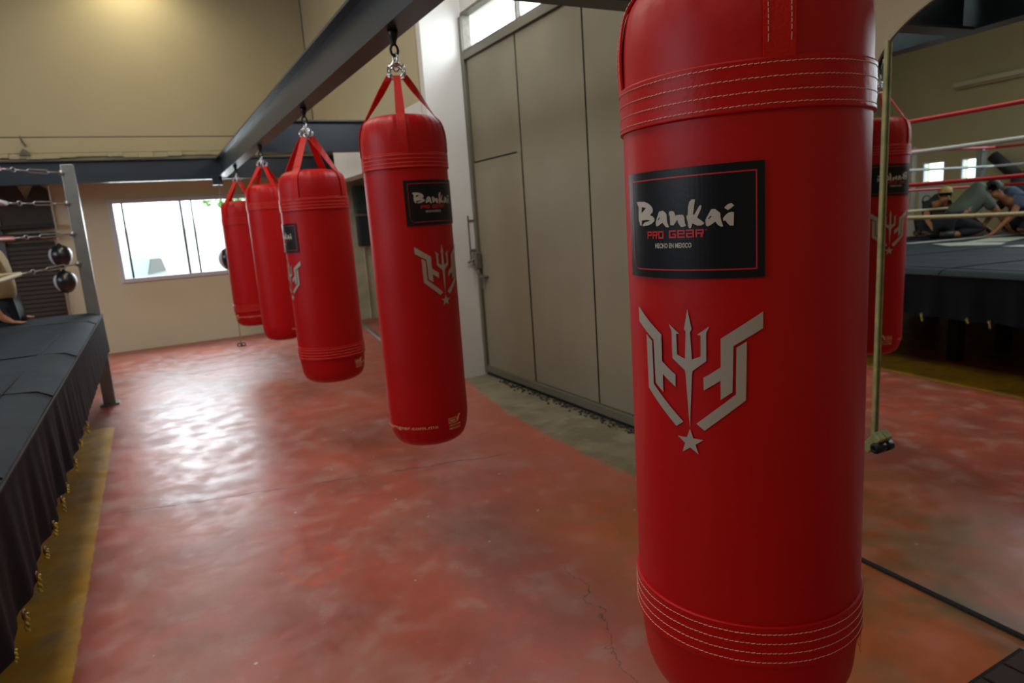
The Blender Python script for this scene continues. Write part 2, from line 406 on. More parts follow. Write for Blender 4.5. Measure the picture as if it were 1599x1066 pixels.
# ------------------------------------------------------------------ far sliding window
bm = bmesh.new(); y0, y1 = 11.015, 11.10
box(bm, (WX0-0.03, y0, WZ0-0.03), (WX0+0.035, y1, WZ1+0.035), 0.004); box(bm, (WX1-0.035, y0, WZ0-0.03), (WX1+0.03, y1, WZ1+0.035), 0.004)
box(bm, (WX0+.035, y0, WZ0-0.03), (WX1-.035, y1, WZ0+0.03), 0.004); box(bm, (WX0+.035, y0, WZ1-0.03), (WX1-.035, y1, WZ1+0.035), 0.004)
win = struct('window_1', bm, 'window_frame')
for i, (x, wd) in enumerate(((-0.205, 0.028), (0.535, 0.032), (0.68, 0.026), (1.33, 0.026))):
    obj('mullion', nb((x-wd/2, 11.05, WZ0+.03), (x+wd/2, 11.075, WZ1-.03)), 'mullion_dark', win)
obj('pane', nb((WX0+.035, 11.078, WZ0+.03), (0.60, 11.082, WZ1-.03)), 'glass', win)
obj('pane', nb((0.60, 11.086, WZ0+.03), (WX1-.035, 11.090, WZ1-.03)), 'glass', win)

# ------------------------------------------------------------------ outside the windows
bm = nb((-14, 11.3, -0.3), (16, 40, -0.2)); o = struct('ground_outside', bm, 'outside_ground')
b_ = thing('neighbouring_building', 'pale building with a low grey roof seen through the far window', 'building', (0, 24, -0.2))
obj('wall', nb((-7, 0, 0), (8, 5, 2.1)), 'outside_wall', b_)
bm = bmesh.new(); prism(bm, [(-0.5, 2.1), (5.5, 2.1), (5.5, 2.2), (2.2, 2.45), (-0.5, 2.2)], 'x', -7.3, 8.3); obj('roof', bm, 'outside_wall', b_)
c_ = thing('parked_car', 'grey car parked outside, faint through the far window', 'car', (-0.55, 21.3, -0.2), math.radians(78))
bm = bmesh.new(); prism(bm, [(-1.9, 0.30), (1.9, 0.30), (1.95, 0.75), (1.1, 0.88), (0.55, 1.32), (-0.85, 1.35), (-1.45, 0.92), (-1.95, 0.85)], 'y', -0.8, 0.8); bmesh.ops.bevel(bm, geom=bm.edges[:], offset=0.05, segments=2, affect='EDGES')
obj('body', bm, 'outside_grey', c_, True)
for sx in (-1.2, 1.2):
    for sy in (-0.78, 0.78):
        bm = bmesh.new(); tube(bm, [(sx, sy-0.1, 0.3), (sx, sy+0.1, 0.3)], 0.3, 20); obj('wheel', bm, 'mullion_dark', c_)
bm = bmesh.new(); prism(bm, [(0.98, 0.9), (0.52, 1.27), (-0.8, 1.29), (-1.3, 0.92)], 'y', -0.82, 0.82); obj('window', bm, 'mullion_dark', c_)
t_ = thing('tree', 'leafy green tree outside, top right of the far window', 'tree', (2.15, 19.5, -0.2))
bm = bmesh.new(); tube(bm, [(0, 0, 0), (0.1, 0, 1.2), (-0.05, 0.1, 2.4), (0.1, 0, 3.6)], 0.16, 10, rfun=lambda t: 1.2-0.6*t); obj('trunk', bm, 'bark', t_, True)
bm = bmesh.new()
for i in range(900):
    a = random.uniform(0, 2*PI); ph = random.uniform(-1, 1); rr = random.uniform(0.5, 1.0)**0.5*1.25
    p = Vector((math.cos(a)*math.sqrt(1-ph*ph)*rr, math.sin(a)*math.sqrt(1-ph*ph)*rr, ph*rr*0.75+3.35))
    q = Matrix.Rotation(random.uniform(0, 6), 3, Vector((random.random()-.5, random.random()-.5, random.random()-.5)).normalized())
    s = 0.11
    bm.faces.new([bm.verts.new(p+q@Vector(v)) for v in ((-s, 0, 0), (0, -s*.5, 0.01), (s, 0, 0), (0, s*.5, 0.01))])
obj('foliage', bm, 'leaf', t_, kind='stuff')

# ------------------------------------------------------------------ steel beams
def ibeam(axis, a, b, c0, c1, z0, z1, tf=0.014, tw=0.012):
    m_ = (c0+c1)/2
    prof = [(c0, z0), (c1, z0), (c1, z0+tf), (m_+tw/2, z0+tf+.004), (m_+tw/2, z1-tf-.004), (c1, z1-tf), (c1, z1), (c0, z1), (c0, z1-tf), (m_-tw/2, z1-tf-.004), (m_-tw/2, z0+tf+.004), (c0, z0+tf)]
    bm = bmesh.new(); prism(bm, prof, axis, a, b); return bm
mb = thing('steel_beam', 'long dark blue steel beam carrying the row of red bags', 'beam', (1.04, 3, 2.30))
o = obj('girder', ibeam('y', -3.9-3, 9.96-3, -0.055, 0.055, 0, 0.245), 'beam_paint', mb)
o = obj('end_bracket', nb((-0.13, 6.90, -0.10), (-0.005, 6.96, 0.02), 0.004), 'beam_paint', mb)
bb = thing('steel_beam', 'dark blue steel beam across the back, below the tall beige wall', 'beam', (-2.7, 10.03, 2.285))
obj('girder', ibeam('x', -5.4, 7.4, -0.06, 0.06, 0, 0.275), 'beam_paint', bb)
lb = thing('steel_beam', 'short blue cross beam from the long beam to the right wall, behind the third bag', 'beam', (1.74, 6.99, 2.275))
obj('girder', ibeam('x', -0.645, 0.64, -0.06, 0.06, 0, 0.30), 'beam_paint', lb)
lf = thing('steel_beam', 'dark cross beam at the top, just behind the nearest bag', 'beam', (1.74, 2.30, 2.30))
obj('girder', ibeam('x', -0.645, 1.06, -0.06, 0.06, 0, 0.26), 'beam_paint', lf)

# ------------------------------------------------------------------ gate
gate = thing('sliding_gate', 'tall olive beige sheet metal gate with wicket door', 'gate', (2.80, 3.8, 0))
Y0, Y1 = 1.74-3.8, 5.87-3.8
bm = bmesh.new()
box(bm, (-0.03, Y0, 0.035), (0.03, Y1, 0.10), 0.004); box(bm, (-0.03, Y0, 2.93), (0.03, Y1, 2.99), 0.004)
box(bm, (-0.035, Y1-0.045, 0.035), (0.03, Y1, 3.30), 0.004)
obj('gate_frame', bm, 'gate_frame', gate)
seams = [5.82, 4.915, 3.985, 3.06, 2.13, 1.74]
def dented(y0, y1, z0, z1, x, ny=10, nz=24, amp=0.006, seed=0):
    bm = bmesh.new(); g = []
    for j in range(nz+1):
        row = []
        for i in range(ny+1):
            u, v = i/ny, j/nz
            e = min(u, 1-u, v*2, (1-v)*2)*4; e = max(0, min(1, e))
            d = amp*e*(math.sin(3.1*u+5*v+seed)+0.6*math.sin(7*u-4*v+seed*2))*0.6
            row.append(bm.verts.new((x+d, y0+(y1-y0)*u, z0+(z1-z0)*v)))
        g.append(row)
    for j in range(nz):
        for i in range(ny): bm.faces.new((g[j][i], g[j+1][i], g[j+1][i+1], g[j][i+1]))
    return bm
obj('backing', nb((0.012, Y0, 0.10), (0.02, Y1-.045, 2.93)), 'seam_dark', gate)
for i in range(5):
    a, b2 = seams[i+1]-3.8+0.009, seams[i]-3.8-0.009
    if i == 0:
        obj('sheet_panel', dented(a, b2, 2.035, 2.925, -0.004, seed=9), 'gate_paint', gate, True)
        w_ = obj('wicket_door', dented(a, b2, 0.10, 2.020, -0.010, seed=3), 'gate_paint', gate, True)
        obj('sheet_panel', nb((-0.008, a, 0.10), (0.0, a+0.058, 2.035)), 'gate_paint', gate)
    else:
        obj('sheet_panel', dented(a, b2, 0.105, 2.925, -0.004, seed=i*1.7), 'gate_paint', gate, True)
# bolt, handle and latch at the left edge
bm = bmesh.new(); hy = 5.885-3.8
tube(bm, [(-0.085, hy, 1.13), (-0.085, hy, 1.55)], 0.011, 8); box(bm, (-0.09, hy-.012, 1.49), (-0.0, hy+.008, 1.51)); box(bm, (-0.09, hy-.012, 1.21), (-0.0, hy+.008, 1.235))
obj('bolt_handle', bm, 'rust', gate)
bm = bmesh.new(); box(bm, (-0.075, hy-0.10, 1.05), (-0.02, hy-.02, 1.20), 0.006); tube(bm, [(-0.13, hy-.03, 1.11), (-0.03, hy-.05, 1.16)], 0.012, 8); tube(bm, [(-0.04, hy-.06, 1.10), (-0.05, hy-.08, 1.02), (-0.03, hy-.09, 0.97)], 0.014, 8)
obj('latch', bm, 'rust', gate)
bm = bmesh.new(); box(bm, (-0.06, hy-0.20, 0.965), (-0.01, hy-.10, 0.985), 0.003); tube(bm, [(-0.045, hy-.13, 0.975), (-0.045, hy-.13, 0.86)], 0.009, 8)
obj('hasp', bm, 'rust', gate)
# strip light above gate
bm = bmesh.new(); box(bm, (2.78, 3.05, 2.995), (2.86, 5.85, 3.015)); box(bm, (2.78, 3.05, 3.31), (2.86, 5.85, 3.335))
box(bm, (2.78, 5.82, 3.01), (2.86, 5.85, 3.31))
for y in (4.88, 3.98): box(bm, (2.80, y-.012, 3.015), (2.84, y+.012, 3.31))
wg = struct('window_2', bm, 'rust')
for a, b2 in ((3.052, 3.968), (3.992, 4.868), (4.892, 5.82)):
    obj('pane', nb((2.818, a, 3.015), (2.822, b2, 3.31)), 'glass', wg)
# dirt and pebbles under the gate
bm = bmesh.new()
for i in range(420):
    y = random.uniform(1.9, 5.5); x = random.gauss(2.755, 0.025); s = random.uniform(0.004, 0.014)
    r = bmesh.ops.create_icosphere(bm, subdivisions=1, radius=s)
    for v in r['verts']: v.co = v.co*random.uniform(.7, 1.1)+Vector((x, y, s*0.5))
o = obj('gravel', bm, 'rubble', kind='stuff'); tag(o, 'loose dark grit and pebbles lying under the gate', 'gravel')

# ------------------------------------------------------------------ heavy bags
TRACE = {
'B': [[(-0.1136,1.5123),(-0.1056,1.5128),(-0.0884,1.512),(-0.0782,1.5087),(-0.0706,1.5042),(-0.0662,1.4984),(-0.0669,1.4927),(-0.0743,1.4876),(-0.0677,1.4858),(-0.0628,1.4818),(-0.0629,1.4774),(-0.0701,1.4726),(-0.0801,1.4699),(-0.0952,1.4686),(-0.0968,1.4706),(-0.0904,1.4753),(-0.0757,1.4778),(-0.0756,1.479),(-0.0858,1.4799),(-0.0979,1.479),(-0.0992,1.47),(-0.1034,1.4701),(-0.1056,1.4747),(-0.1084,1.4793),(-0.1083,1.4917),(-0.1069,1.5026),(-0.111,1.508)], [(-0.0969,1.5029),(-0.0842,1.5008),(-0.0985,1.492)]],
'a': [[(-0.0513,1.4933),(-0.043,1.4944),(-0.0383,1.4914),(-0.0349,1.4875),(-0.0347,1.4801),(-0.0338,1.4733),(-0.0309,1.467),(-0.0321,1.4648),(-0.0376,1.4663),(-0.0418,1.4708),(-0.0446,1.4737),(-0.0523,1.4692),(-0.0567,1.4675),(-0.0597,1.4691),(-0.0599,1.4748),(-0.0569,1.4823)], [(-0.0504,1.4839),(-0.0496,1.4826),(-0.0536,1.4777),(-0.0549,1.4794)]],
'n': [[(-0.0294,1.4922),(-0.0237,1.4928),(-0.0194,1.4911),(-0.0174,1.4845),(-0.0131,1.4855),(-0.0027,1.4853),(-0.0004,1.4809),(0.0004,1.4712),(0.0026,1.4669),(-0.0032,1.4647),(-0.0076,1.4655),(-0.012,1.4718),(-0.0136,1.4776),(-0.017,1.4732),(-0.0211,1.4681),(-0.0278,1.4687),(-0.0285,1.4848),(-0.0303,1.4873)]],
'k': [[(0.0125,1.5096),(0.0192,1.5094),(0.0177,1.5009),(0.0152,1.4849),(0.0171,1.4839),(0.0265,1.4991),(0.0299,1.4989),(0.0288,1.493),(0.022,1.4791),(0.0276,1.4752),(0.0336,1.4701),(0.033,1.4678),(0.028,1.4657),(0.0224,1.4659),(0.0136,1.47),(0.0111,1.4622),(0.0079,1.4621),(0.006,1.4661),(0.0055,1.4734),(0.0033,1.4808),(0.0037,1.4831),(0.0057,1.4842),(0.0067,1.4974),(0.0088,1.5057)]],
'a2': [[(0.0454,1.4914),(0.0519,1.4915),(0.0559,1.4877),(0.0596,1.4846),(0.0601,1.4763),(0.0618,1.4692),(0.064,1.4626),(0.0608,1.4621),(0.0562,1.4648),(0.0516,1.4709),(0.0456,1.4665),(0.0396,1.4636),(0.0366,1.4652),(0.0358,1.4742),(0.038,1.4788)], [(0.0447,1.4814),(0.0458,1.4795),(0.0413,1.4751),(0.0404,1.4766)]],
'i': [[(0.0669,1.494),(0.0721,1.4983),(0.0772,1.4991),(0.0811,1.4953),(0.0765,1.4913),(0.0717,1.4884),(0.0666,1.4917)]],
'i2': [[(0.077,1.4852),(0.0807,1.4843),(0.0799,1.4628),(0.0746,1.4631),(0.0706,1.4669),(0.0678,1.4717),(0.0641,1.4714),(0.0639,1.4761),(0.0679,1.4805),(0.0719,1.4838)]]}
WING = [(0.1246,1.3188),(0.1245,1.2905),(0.0777,1.2603),(0.0765,1.21),(0.0753,1.1789),(0.0560,1.1645),(0.0561,1.1988),(0.0273,1.1791),(0.0268,1.2023),(0.0354,1.2073),(0.0568,1.2228),(0.0572,1.2729)]
EDGE = [(0.099,1.2684),(0.0980,1.2104),(0.0969,1.1656),(0.0275,1.1052),(0.0125,1.1162),(0.0811,1.1756),(0.0815,1.2102),(0.0825,1.2576)]
TRI = [(0.0,1.3225),(0.0071,1.2877),(0.0040,1.282),(0.0066,1.2333),(0.0225,1.2399),(0.0232,1.2774),(0.0170,1.2781),(0.0386,1.294),(0.0330,1.2819),(0.0325,1.2323),(0.0074,1.2125),(0.0062,1.2061),(0.0,1.1067)]
LZ = 1.47; GZ = 1.215

def flat_mesh(outlines, holes=()):
    """fill outlines (with holes) in the u,v plane"""
    bm = bmesh.new()
    for loop in list(outlines)+list(holes):
        vs = [bm.verts.new((u, v, 0)) for u, v in loop]
        for i in range(len(vs)): bm.edges.new((vs[i], vs[(i+1) % len(vs)]))
    bmesh.ops.triangle_fill(bm, use_beauty=True, use_dissolve=False, edges=bm.edges[:])
    return bm
def slice_u(bm, step=0.012):
    us = [v.co.x for v in bm.verts]
    if not us: return bm
    x = math.floor(min(us)/step)*step
    while x < max(us):
        bmesh.ops.bisect_plane(bm, geom=bm.verts[:]+bm.edges[:]+bm.faces[:], plane_co=(x, 0, 0), plane_no=(1, 0, 0)); x += step
    return bm
def wrap(bm, r, ang, z, off):
    """u,v -> cylinder surface; v is already height above z"""
    slice_u(bm, 0.008)
    off += 0.0012
    for v in bm.verts:
        a = ang+v.co.x/r; h = v.co.y; v.co = Vector(((r+off)*math.cos(a), (r+off)*math.sin(a), z+h))
    bmesh.ops.recalc_face_normals(bm, faces=bm.faces[:])
    for f in bm.faces:
        c = f.calc_center_median()
        if f.normal.x*c.x+f.normal.y*c.y < 0: f.normal_flip()
    return bm
def text_bm(s, height, width=None, center=(0, 0), bold=0.0, align='CENTER'):
    cu = bpy.data.curves.new('txt', 'FONT'); cu.body = s; cu.size = 1; cu.align_x = align; cu.offset = bold; cu.resolution_u = 2
    o = bpy.data.objects.new('txt', cu); C.objects.link(o)
    dg = bpy.context.evaluated_depsgraph_get(); me = bpy.data.meshes.new_from_object(o.evaluated_get(dg))
    bpy.data.objects.remove(o); bpy.data.curves.remove(cu)
    bm = bmesh.new(); bm.from_mesh(me); bpy.data.meshes.remove(me)
    xs = [v.co.x for v in bm.verts]; ys = [v.co.y for v in bm.verts]
    x0, x1, y0_, y1_ = min(xs), max(xs), min(ys), max(ys)
    sy = height/(y1_-y0_); sx = (width/(x1-x0)) if width else sy
    for v in bm.verts: v.co = Vector(((v.co.x-(x0+x1)/2)*sx+center[0], (v.co.y-(y0_+y1_)/2)*sy+center[1], 0))
    return bm
def merge(bm, other):
    me = bpy.data.meshes.new('tmp'); other.to_mesh(me); other.free(); bm.from_mesh(me); bpy.data.meshes.remove(me); return bm
BLOCK = {'P': [(0, 1, 0, 5), (1, 5, 4, 5), (4, 5, 2, 4), (1, 4, 2, 3)], 'R': [(0, 1, 0, 5), (1, 5, 4, 5), (4, 5, 2, 4), (1, 4, 2, 3), (3, 4.4, 0, 2)],
 'O': [(0, 1.1, 0, 5), (1.1, 3.9, 4, 5), (3.9, 5, 0, 5), (1.1, 3.9, 0, 1)], 'G': [(0, 1.1, 0, 5), (1.1, 5, 4, 5), (1.1, 5, 0, 1), (4, 5, 1, 2.8), (2.4, 4, 2, 2.8)],
 'e': [(0, 1.1, 0, 5), (1.1, 5, 4.1, 5), (4, 5, 2.2, 4.1), (1.1, 4, 2.2, 3), (1.1, 5, 0, 1)], 'a': [(0, 5, 4, 5), (3.9, 5, 0, 4), (0, 3.9, 2.2, 3), (0, 1.1, 0, 2.2), (1.1, 3.9, 0, 0.9)]}
def block_bm(word, height, width, center):
    bm = bmesh.new(); n = len(word); cw = width/(n*5+(n-1)*0.8); ch_ = height/5
    for i, c_ in enumerate(word):
        for x0, x1, y0, y1 in BLOCK[c_]:
            ox = center[0]-width/2+i*5.8*cw; merge(bm, flat_mesh([rect(ox+x0*cw, ox+x1*cw, center[1]-height/2+y0*ch_, center[1]-height/2+y1*ch_)]))
    return bm
def rect(x0, x1, y0, y1): return [(x0, y0), (x1, y0), (x1, y1), (x0, y1)]

def heavy_bag(label, x, y, typ, face, hide_detail=False):
    """face: direction (deg) the emblem looks to.  typ A = wide bag, B = slim bag"""
    t = thing('heavy_bag', label, 'punching bag', (x, y, 0), 0, 'red heavy bags hanging in a row from the steel beam')
    F = math.radians(face)
    if typ == 'A':
        r, zb, zt, sh = 0.2215, 0.470, 1.905, math.radians(38.6)
        prof = [(0, zb), (0.08, zb+.003), (0.14, zb+.012), (0.185, zb+.035), (0.207, zb+.075), (0.2155, zb+.13), (0.2203, zb+.20), (r, zb+.28), (r, 0.95), (r, 1.2), (r, 1.45), (r, 1.66), (r*.998, 1.74), (0.2203, zt-.125), (0.2165, zt-.09), (0.208, zt-.055), (0.188, zt-.026), (0.155, zt-.010), (0.10, zt-.002), (0, zt)]
        bt0, bt1, sw = 1.640, 1.719, 0.049
        lines = [1.649, 1.668, 1.689, 1.710]; blines = [0.667, 0.686, 0.705, 0.724]; bb0, bb1 = 0.655, 0.738
        lz, gz, sc = LZ, GZ, 1.0
    else:
        r, zb, zt, sh = 0.180, 0.520, 1.955, math.radians(-40.5)
        prof = [(0, zb), (0.07, zb+.003), (0.12, zb+.010), (0.150, zb+.028), (0.167, zb+.058), (0.176, zb+.10), (r, zb+.16), (r, 0.95), (r, 1.2), (r, 1.45), (r, 1.68), (r, 1.80), (0.179, zt-.105), (0.175, zt-.07), (0.163, zt-.035), (0.142, zt-.014), (0.11, zt-.004), (0.06, zt), (0, zt)]
        bt0, bt1, sw = 1.729, 1.79, 0.037
        lines = [1.736, 1.751, 1.767, 1.782]; blines = []; bb0 = bb1 = None
        lz, gz, sc = 1.587, 1.307, 0.985
    # subdivide profile smoothly
    def cr(pts, n=4):
        out = []
        for i in range(len(pts)-1):
            p0 = Vector(pts[max(i-1, 0)]); p1 = Vector(pts[i]); p2 = Vector(pts[i+1]); p3 = Vector(pts[min(i+2, len(pts)-1)])
            for k in range(n):
                s = k/n; q = 0.5*((2*p1)+(p2-p0)*s+(2*p0-5*p1+4*p2-p3)*s*s+(3*p1-p0-3*p2+p3)*s**3)
                out.append((min(max(q.x, 0), r), q.y))
        out.append(pts[-1]); out[0] = pts[0]; return out
    prof2 = cr(prof)
    rnd = random.Random(int(y*100))
    ph = [rnd.uniform(0, 6) for _ in range(6)]
    def shape(rr, z, a):
        k = max(0, 1-abs(z-(zt-0.035))/0.075)
        wr = 0.0042*k*(math.sin(17*a+ph[0])*max(0, math.sin(3*a+ph[1]))+0.5*math.sin(29*a+ph[2]))
        lump = 0.0004*math.sin(2*a+ph[3]+z*3)+0.0003*math.sin(3*a+ph[4]-z*7)
        if z < zb+0.02 or z > zt-0.003: return rr+wr*0.3, z
        kb = max(0, 1-abs(z-(zb+0.05))/0.08)
        wr += 0.0022*kb*math.sin(23*a+ph[5])*max(0, math.sin(2*a+ph[0]))
        return rr+wr+lump*(1 if 0.8 < z < 1.6 else 0.3), z
    obj('body', lathe(bmesh.new(), prof2, 96, fun=shape), 'red_vinyl', t, True)
    def band(z0, z1):
        bm = bmesh.new(); prof_ = [(r-.001, z0), (r+.0052, z0), (r+.006, z0+.002), (r+.0052, z0+.006)]
        n = 5
        for i in range(n): prof_.append((r+.0045+(0.0007 if i % 2 else 0), z0+.006+(z1-z0-.012)*(i+.5)/n))
        prof_ += [(r+.0052, z1-.004), (r+.0052, z1-.001), (r+.004, z1), (r-.001, z1)]
        return lathe(bm, prof_, 96)
    near = y < 1.2
    def stitches(zs, rad):
        bm = bmesh.new()
        for z in zs:
            if near:
                n = 150
                for k in range(n):
                    a0 = 2*PI*k/n; a1 = a0+2*PI/n*0.80; dz = 0.0002*math.sin(k*1.3)
                    tube(bm, [((rad)*math.cos(a0), rad*math.sin(a0), z-.0005+dz), ((rad+.0006)*math.cos((a0+a1)/2), (rad+.0006)*math.sin((a0+a1)/2), z+dz), (rad*math.cos(a1), rad*math.sin(a1), z+.0005+dz)], 0.0007, 4)
            else:
                torus(bm, (0, 0, z), rad, 0.0009, 'z', 72, 4)
        return bm
    tb = obj('top_band', band(bt0, bt1), 'red_band', t, True)
    obj('stitching', stitches(lines, r+.0052), 'thread' if near else 'thread_red', tb, kind='stuff' if near else None, label=None if near else None)
    if bb0:
        bbn = obj('bottom_band', band(bb0, bb1), 'red_band', t, True)
        obj('stitching', stitches(blines, r+.0052), 'thread' if near else 'thread_red', bbn, kind='stuff' if near else None)
    # hanging straps, D-rings, shackle and hook
    zr = 2.115
    for k in range(4):
        a = F+sh+k*PI/2; ca, sa = math.cos(a), math.sin(a); tn = Vector((-sa, ca, 0)); rd = Vector((ca, sa, 0))
        path = [(r+.0015, bt1-.008), (r+.003, bt1+.02)]
        for rr, z in prof2:
            if z > bt1+.03 and rr > r*0.80: path.append((rr+.004, z+.001))
        er, ez = path[-1]
        n = 6
        for i in range(1, n+1):
            s = i/n; path.append((er+(0.032-er)*s, ez+(zr-ez)*s))
        bm = bmesh.new(); prev = None
        for i, (rr, z) in enumerate(path):
            wv = sw/2*(1 if i < len(path)-n else 1-0.30*((i-(len(path)-n))/n)**1.0)
            p = rd*rr+Vector((0, 0, z))
            dz = Vector(path[min(i+1, len(path)-1)])-Vector(path[max(i-1, 0)]); dz.normalize(); nn = (rd*dz.y-Vector((0, 0, 1))*dz.x)*0.002
            f_ = max(0, (i-(len(path)-n-1))/n); W_ = Vector((0.94, -0.34, 0)); W_ *= 1 if W_.dot(tn) >= 0 else -1
            td = (tn*(1-f_)+W_*f_).normalized()
            if f_ > 0: ax = (Vector((0, 0, zr))-Vector((rd.x*er, rd.y*er, ez))).normalized(); td = (td-ax*td.dot(ax)).normalized(); nn = ax.cross(td)*0.002
            q = [bm.verts.new(p+td*wv+nn), bm.verts.new(p-td*wv+nn), bm.verts.new(p-td*wv-nn), bm.verts.new(p+td*wv-nn)]
            if prev:
                for j in range(4): bm.faces.new((prev[j], prev[(j+1) % 4], q[(j+1) % 4], q[j]))
            else: bm.faces.new(q[::-1])
            prev = q
        bm.faces.new(prev); bmesh.ops.recalc_face_normals(bm, faces=bm.faces[:])
        st = obj('strap', bm, 'red_webbing', t)
        if near:
            bm = bmesh.new()
            for sgn in (-1, 1):
                for i in range(1, len(path)-1):
                    (r0, z0), (r1, z1) = path[i], path[i+1]
                    if r1 < 0.15 and z1 > zt: break
                    seg = max(1, int(math.hypot(r1-r0, z1-z0)/0.008))
                    for q in range(seg):
                        s0, s1 = q/seg, (q+.75)/seg
                        A = rd*(r0+(r1-r0)*s0+.003)+tn*sgn*sw*0.36+Vector((0, 0, z0+(z1-z0)*s0+.001)); B = rd*(r0+(r1-r0)*s1+.003)+tn*sgn*sw*0.36+Vector((0, 0, z0+(z1-z0)*s1+.001))
                        tube(bm, [A, B], 0.0007, 4)
            obj('stitching', bm, 'thread', st, kind='stuff')
        bm = bmesh.new(); torus(bm, (0.030*ca, 0.030*sa, zr+.020), 0.029, 0.0038, 'y', 18, 6, rotz=a+PI/2+0.2)
        obj('ring', bm, 'chrome', t, True)
    bm = bmesh.new(); torus(bm, (0, 0, zr+.045), 0.020, 0.004, 'y', 16, 6, 0.8, 1.1, 0.3); torus(bm, (0, 0, zr+.075), 0.018, 0.004, 'x', 16, 6, 0.8, 1.1, 0.3)
    tube(bm, [(-.02, 0, zr+.052), (.02, 0, zr+.052)], 0.006, 8)
    obj('shackle', bm, 'chrome', t, True)
    bm = bmesh.new(); torus(bm, (0, 0, zr+.108), 0.020, 0.006, 'y', 16, 6, 0.8, 1.15)
    lathe(bm, [(0.010, zr+.128), (0.012, zr+.14), (0.018, zr+.155), (0.022, 2.290), (0.022, 2.3005), (0, 2.3005)], 14)
    obj('beam_hook', bm, 'black_iron', t, True)
    # ---- label patch
    lw0, lw1, lh = -0.1452*sc, 0.1276*sc, 0.0935*sc
    bm = wrap(flat_mesh([rect(lw0, lw1, -lh, lh)]), r, F, lz, 0.0022)
    # give the patch thickness
    ret = bmesh.ops.extrude_face_region(bm, geom=bm.faces[:])
    for v in [g for g in ret['geom'] if isinstance(g, bmesh.types.BMVert)]:
        rr = math.hypot(v.co.x, v.co.y); v.co.x *= (r+.005)/rr; v.co.y *= (r+.005)/rr
    bmesh.ops.recalc_face_normals(bm, faces=bm.faces[:])
    pt = obj('label_patch', bm, 'label_black', t, label='black brand patch')
    bm = bmesh.new(); w0, w1, h0 = -0.1300*sc, 0.1158*sc, 0.0800*sc; th = 0.0022
    for poly in (rect(w0, w1, h0-th, h0), rect(w0+.016*sc, w1, -h0, -h0+th), rect(w1-th, w1, -h0+th, h0-th), rect(w0, w0+.0012, -h0+.018*sc, h0-th)):
        merge(bm, flat_mesh([poly]))
    arc = [(w0, -h0+.022*sc)]+[(w0+.020*sc*(1-math.cos(q)), -h0+.022*sc-.0205*sc*math.sin(q)) for q in [PI/2*k/8 for k in range(1, 9)]]+[(w0+.020*sc, -h0), (w0+0.01*sc, -h0+.003*sc), (w0+.003*sc, -h0+.010*sc)]
    merge(bm, flat_mesh([arc]))
    obj('border_print', wrap(bm, r, F, lz, 0.0046), 'label_red', pt)
    bm = bmesh.new()
    for k, loops in TRACE.items():
        merge(bm, flat_mesh([[(u*sc, (v-LZ)*sc) for u, v in loops[0]]], [[(u*sc, (v-LZ)*sc) for u, v in h] for h in loops[1:]]))
    obj('lettering', wrap(bm, r, F, lz, 0.0047), 'letter_grey', pt, label='grey brush lettering reading Bankai')
    bm = block_bm('PRO', 0.0135*sc, 0.040*sc, (-0.0625*sc, -0.0175*sc))
    obj('lettering', wrap(bm, r, F, lz, 0.0047), 'label_red', pt, label='red lettering reading PRO')
    bm = block_bm('GeaR', 0.0135*sc, 0.064*sc, (0.0010*sc, -0.0168*sc))
    merge(bm, text_bm('®', 0.003*sc, None, (0.037*sc, -0.0115*sc)))
    obj('lettering', wrap(bm, r, F, lz, 0.0047), 'label_red', pt, label='red lettering reading GEAR')
    bm = text_bm('HECHO EN MEXICO', 0.0088*sc, 0.0745*sc, (-0.0255*sc, -0.0365*sc), 0.03)
    obj('lettering', wrap(bm, r, F, lz, 0.0047), 'letter_grey', pt, label='small pale lettering reading HECHO EN MEXICO')
    # ---- emblem
    bm = bmesh.new()
    for sgn in (1, -1):
        for P_ in (WING, EDGE):
            merge(bm, flat_mesh([[(sgn*u*sc, (v-GZ)*sc) for u, v in P_]]))
    merge(bm, flat_mesh([[(u*sc, (v-GZ)*sc) for u, v in TRI]+[(-u*sc, (v-GZ)*sc) for u, v in TRI[::-1][1:-1]]]))
    star = [(0.0265*sc*(1 if k % 2 == 0 else 0.40)*math.sin(PI*k/5), (1.0795-GZ)*sc+0.0255*sc*(1 if k % 2 == 0 else 0.40)*math.cos(PI*k/5)) for k in range(10)]
    merge(bm, flat_mesh([star]))
    obj('emblem', wrap(bm, r, F, gz, 0.0022), 'emblem_silver', t, label='silver winged trident with a star')
    # ---- print near the bottom
    if typ == 'B':
        bm = text_bm('bankaiprogear.com.mx', 0.021, 0.330); obj('lettering', wrap(bm, r, F-0.50-0.165/r, 0.628, 0.0022), 'print_gold', t, label='gold lettering reading bankaiprogear.com.mx')
        fz, fa = 0.632, F-0.05
    else:
        bm = text_bm('bankaiprogear.com.mx', 0.021, 0.330); obj('lettering', wrap(bm, r, F+math.radians(165), 0.60, 0.0022), 'print_gold', t, label='gold lettering reading bankaiprogear.com.mx')
        fz, fa = 0.60, F+math.radians(117)
    bm = bmesh.new()
    for poly in (rect(-.033, .012, .020, .023), rect(-.033, -.030, .000, .020), rect(-.030, .012, .000, .003), rect(.010, .013, .003, .022)): merge(bm, flat_mesh([poly]))
    merge(bm, text_bm('MX', 0.011, 0.03, (-.010, .0115), 0.03))
    merge(bm, flat_mesh([[(.013, .012), (.020, .030), (.030, .033), (.037, .030), (.030, .026), (.024, .016), (.018, .003), (.013, .003)]]))
    merge(bm, text_bm('HECHO EN', 0.009, 0.062, (0.0, -.010), 0.02)); merge(bm, text_bm('MEXICO', 0.009, 0.062, (0.0, -.024), 0.02))
    obj('lettering', wrap(bm, r, fa, fz, 0.0022), 'print_gold', t, label='small gold stamp reading HECHO EN MEXICO')
    return t
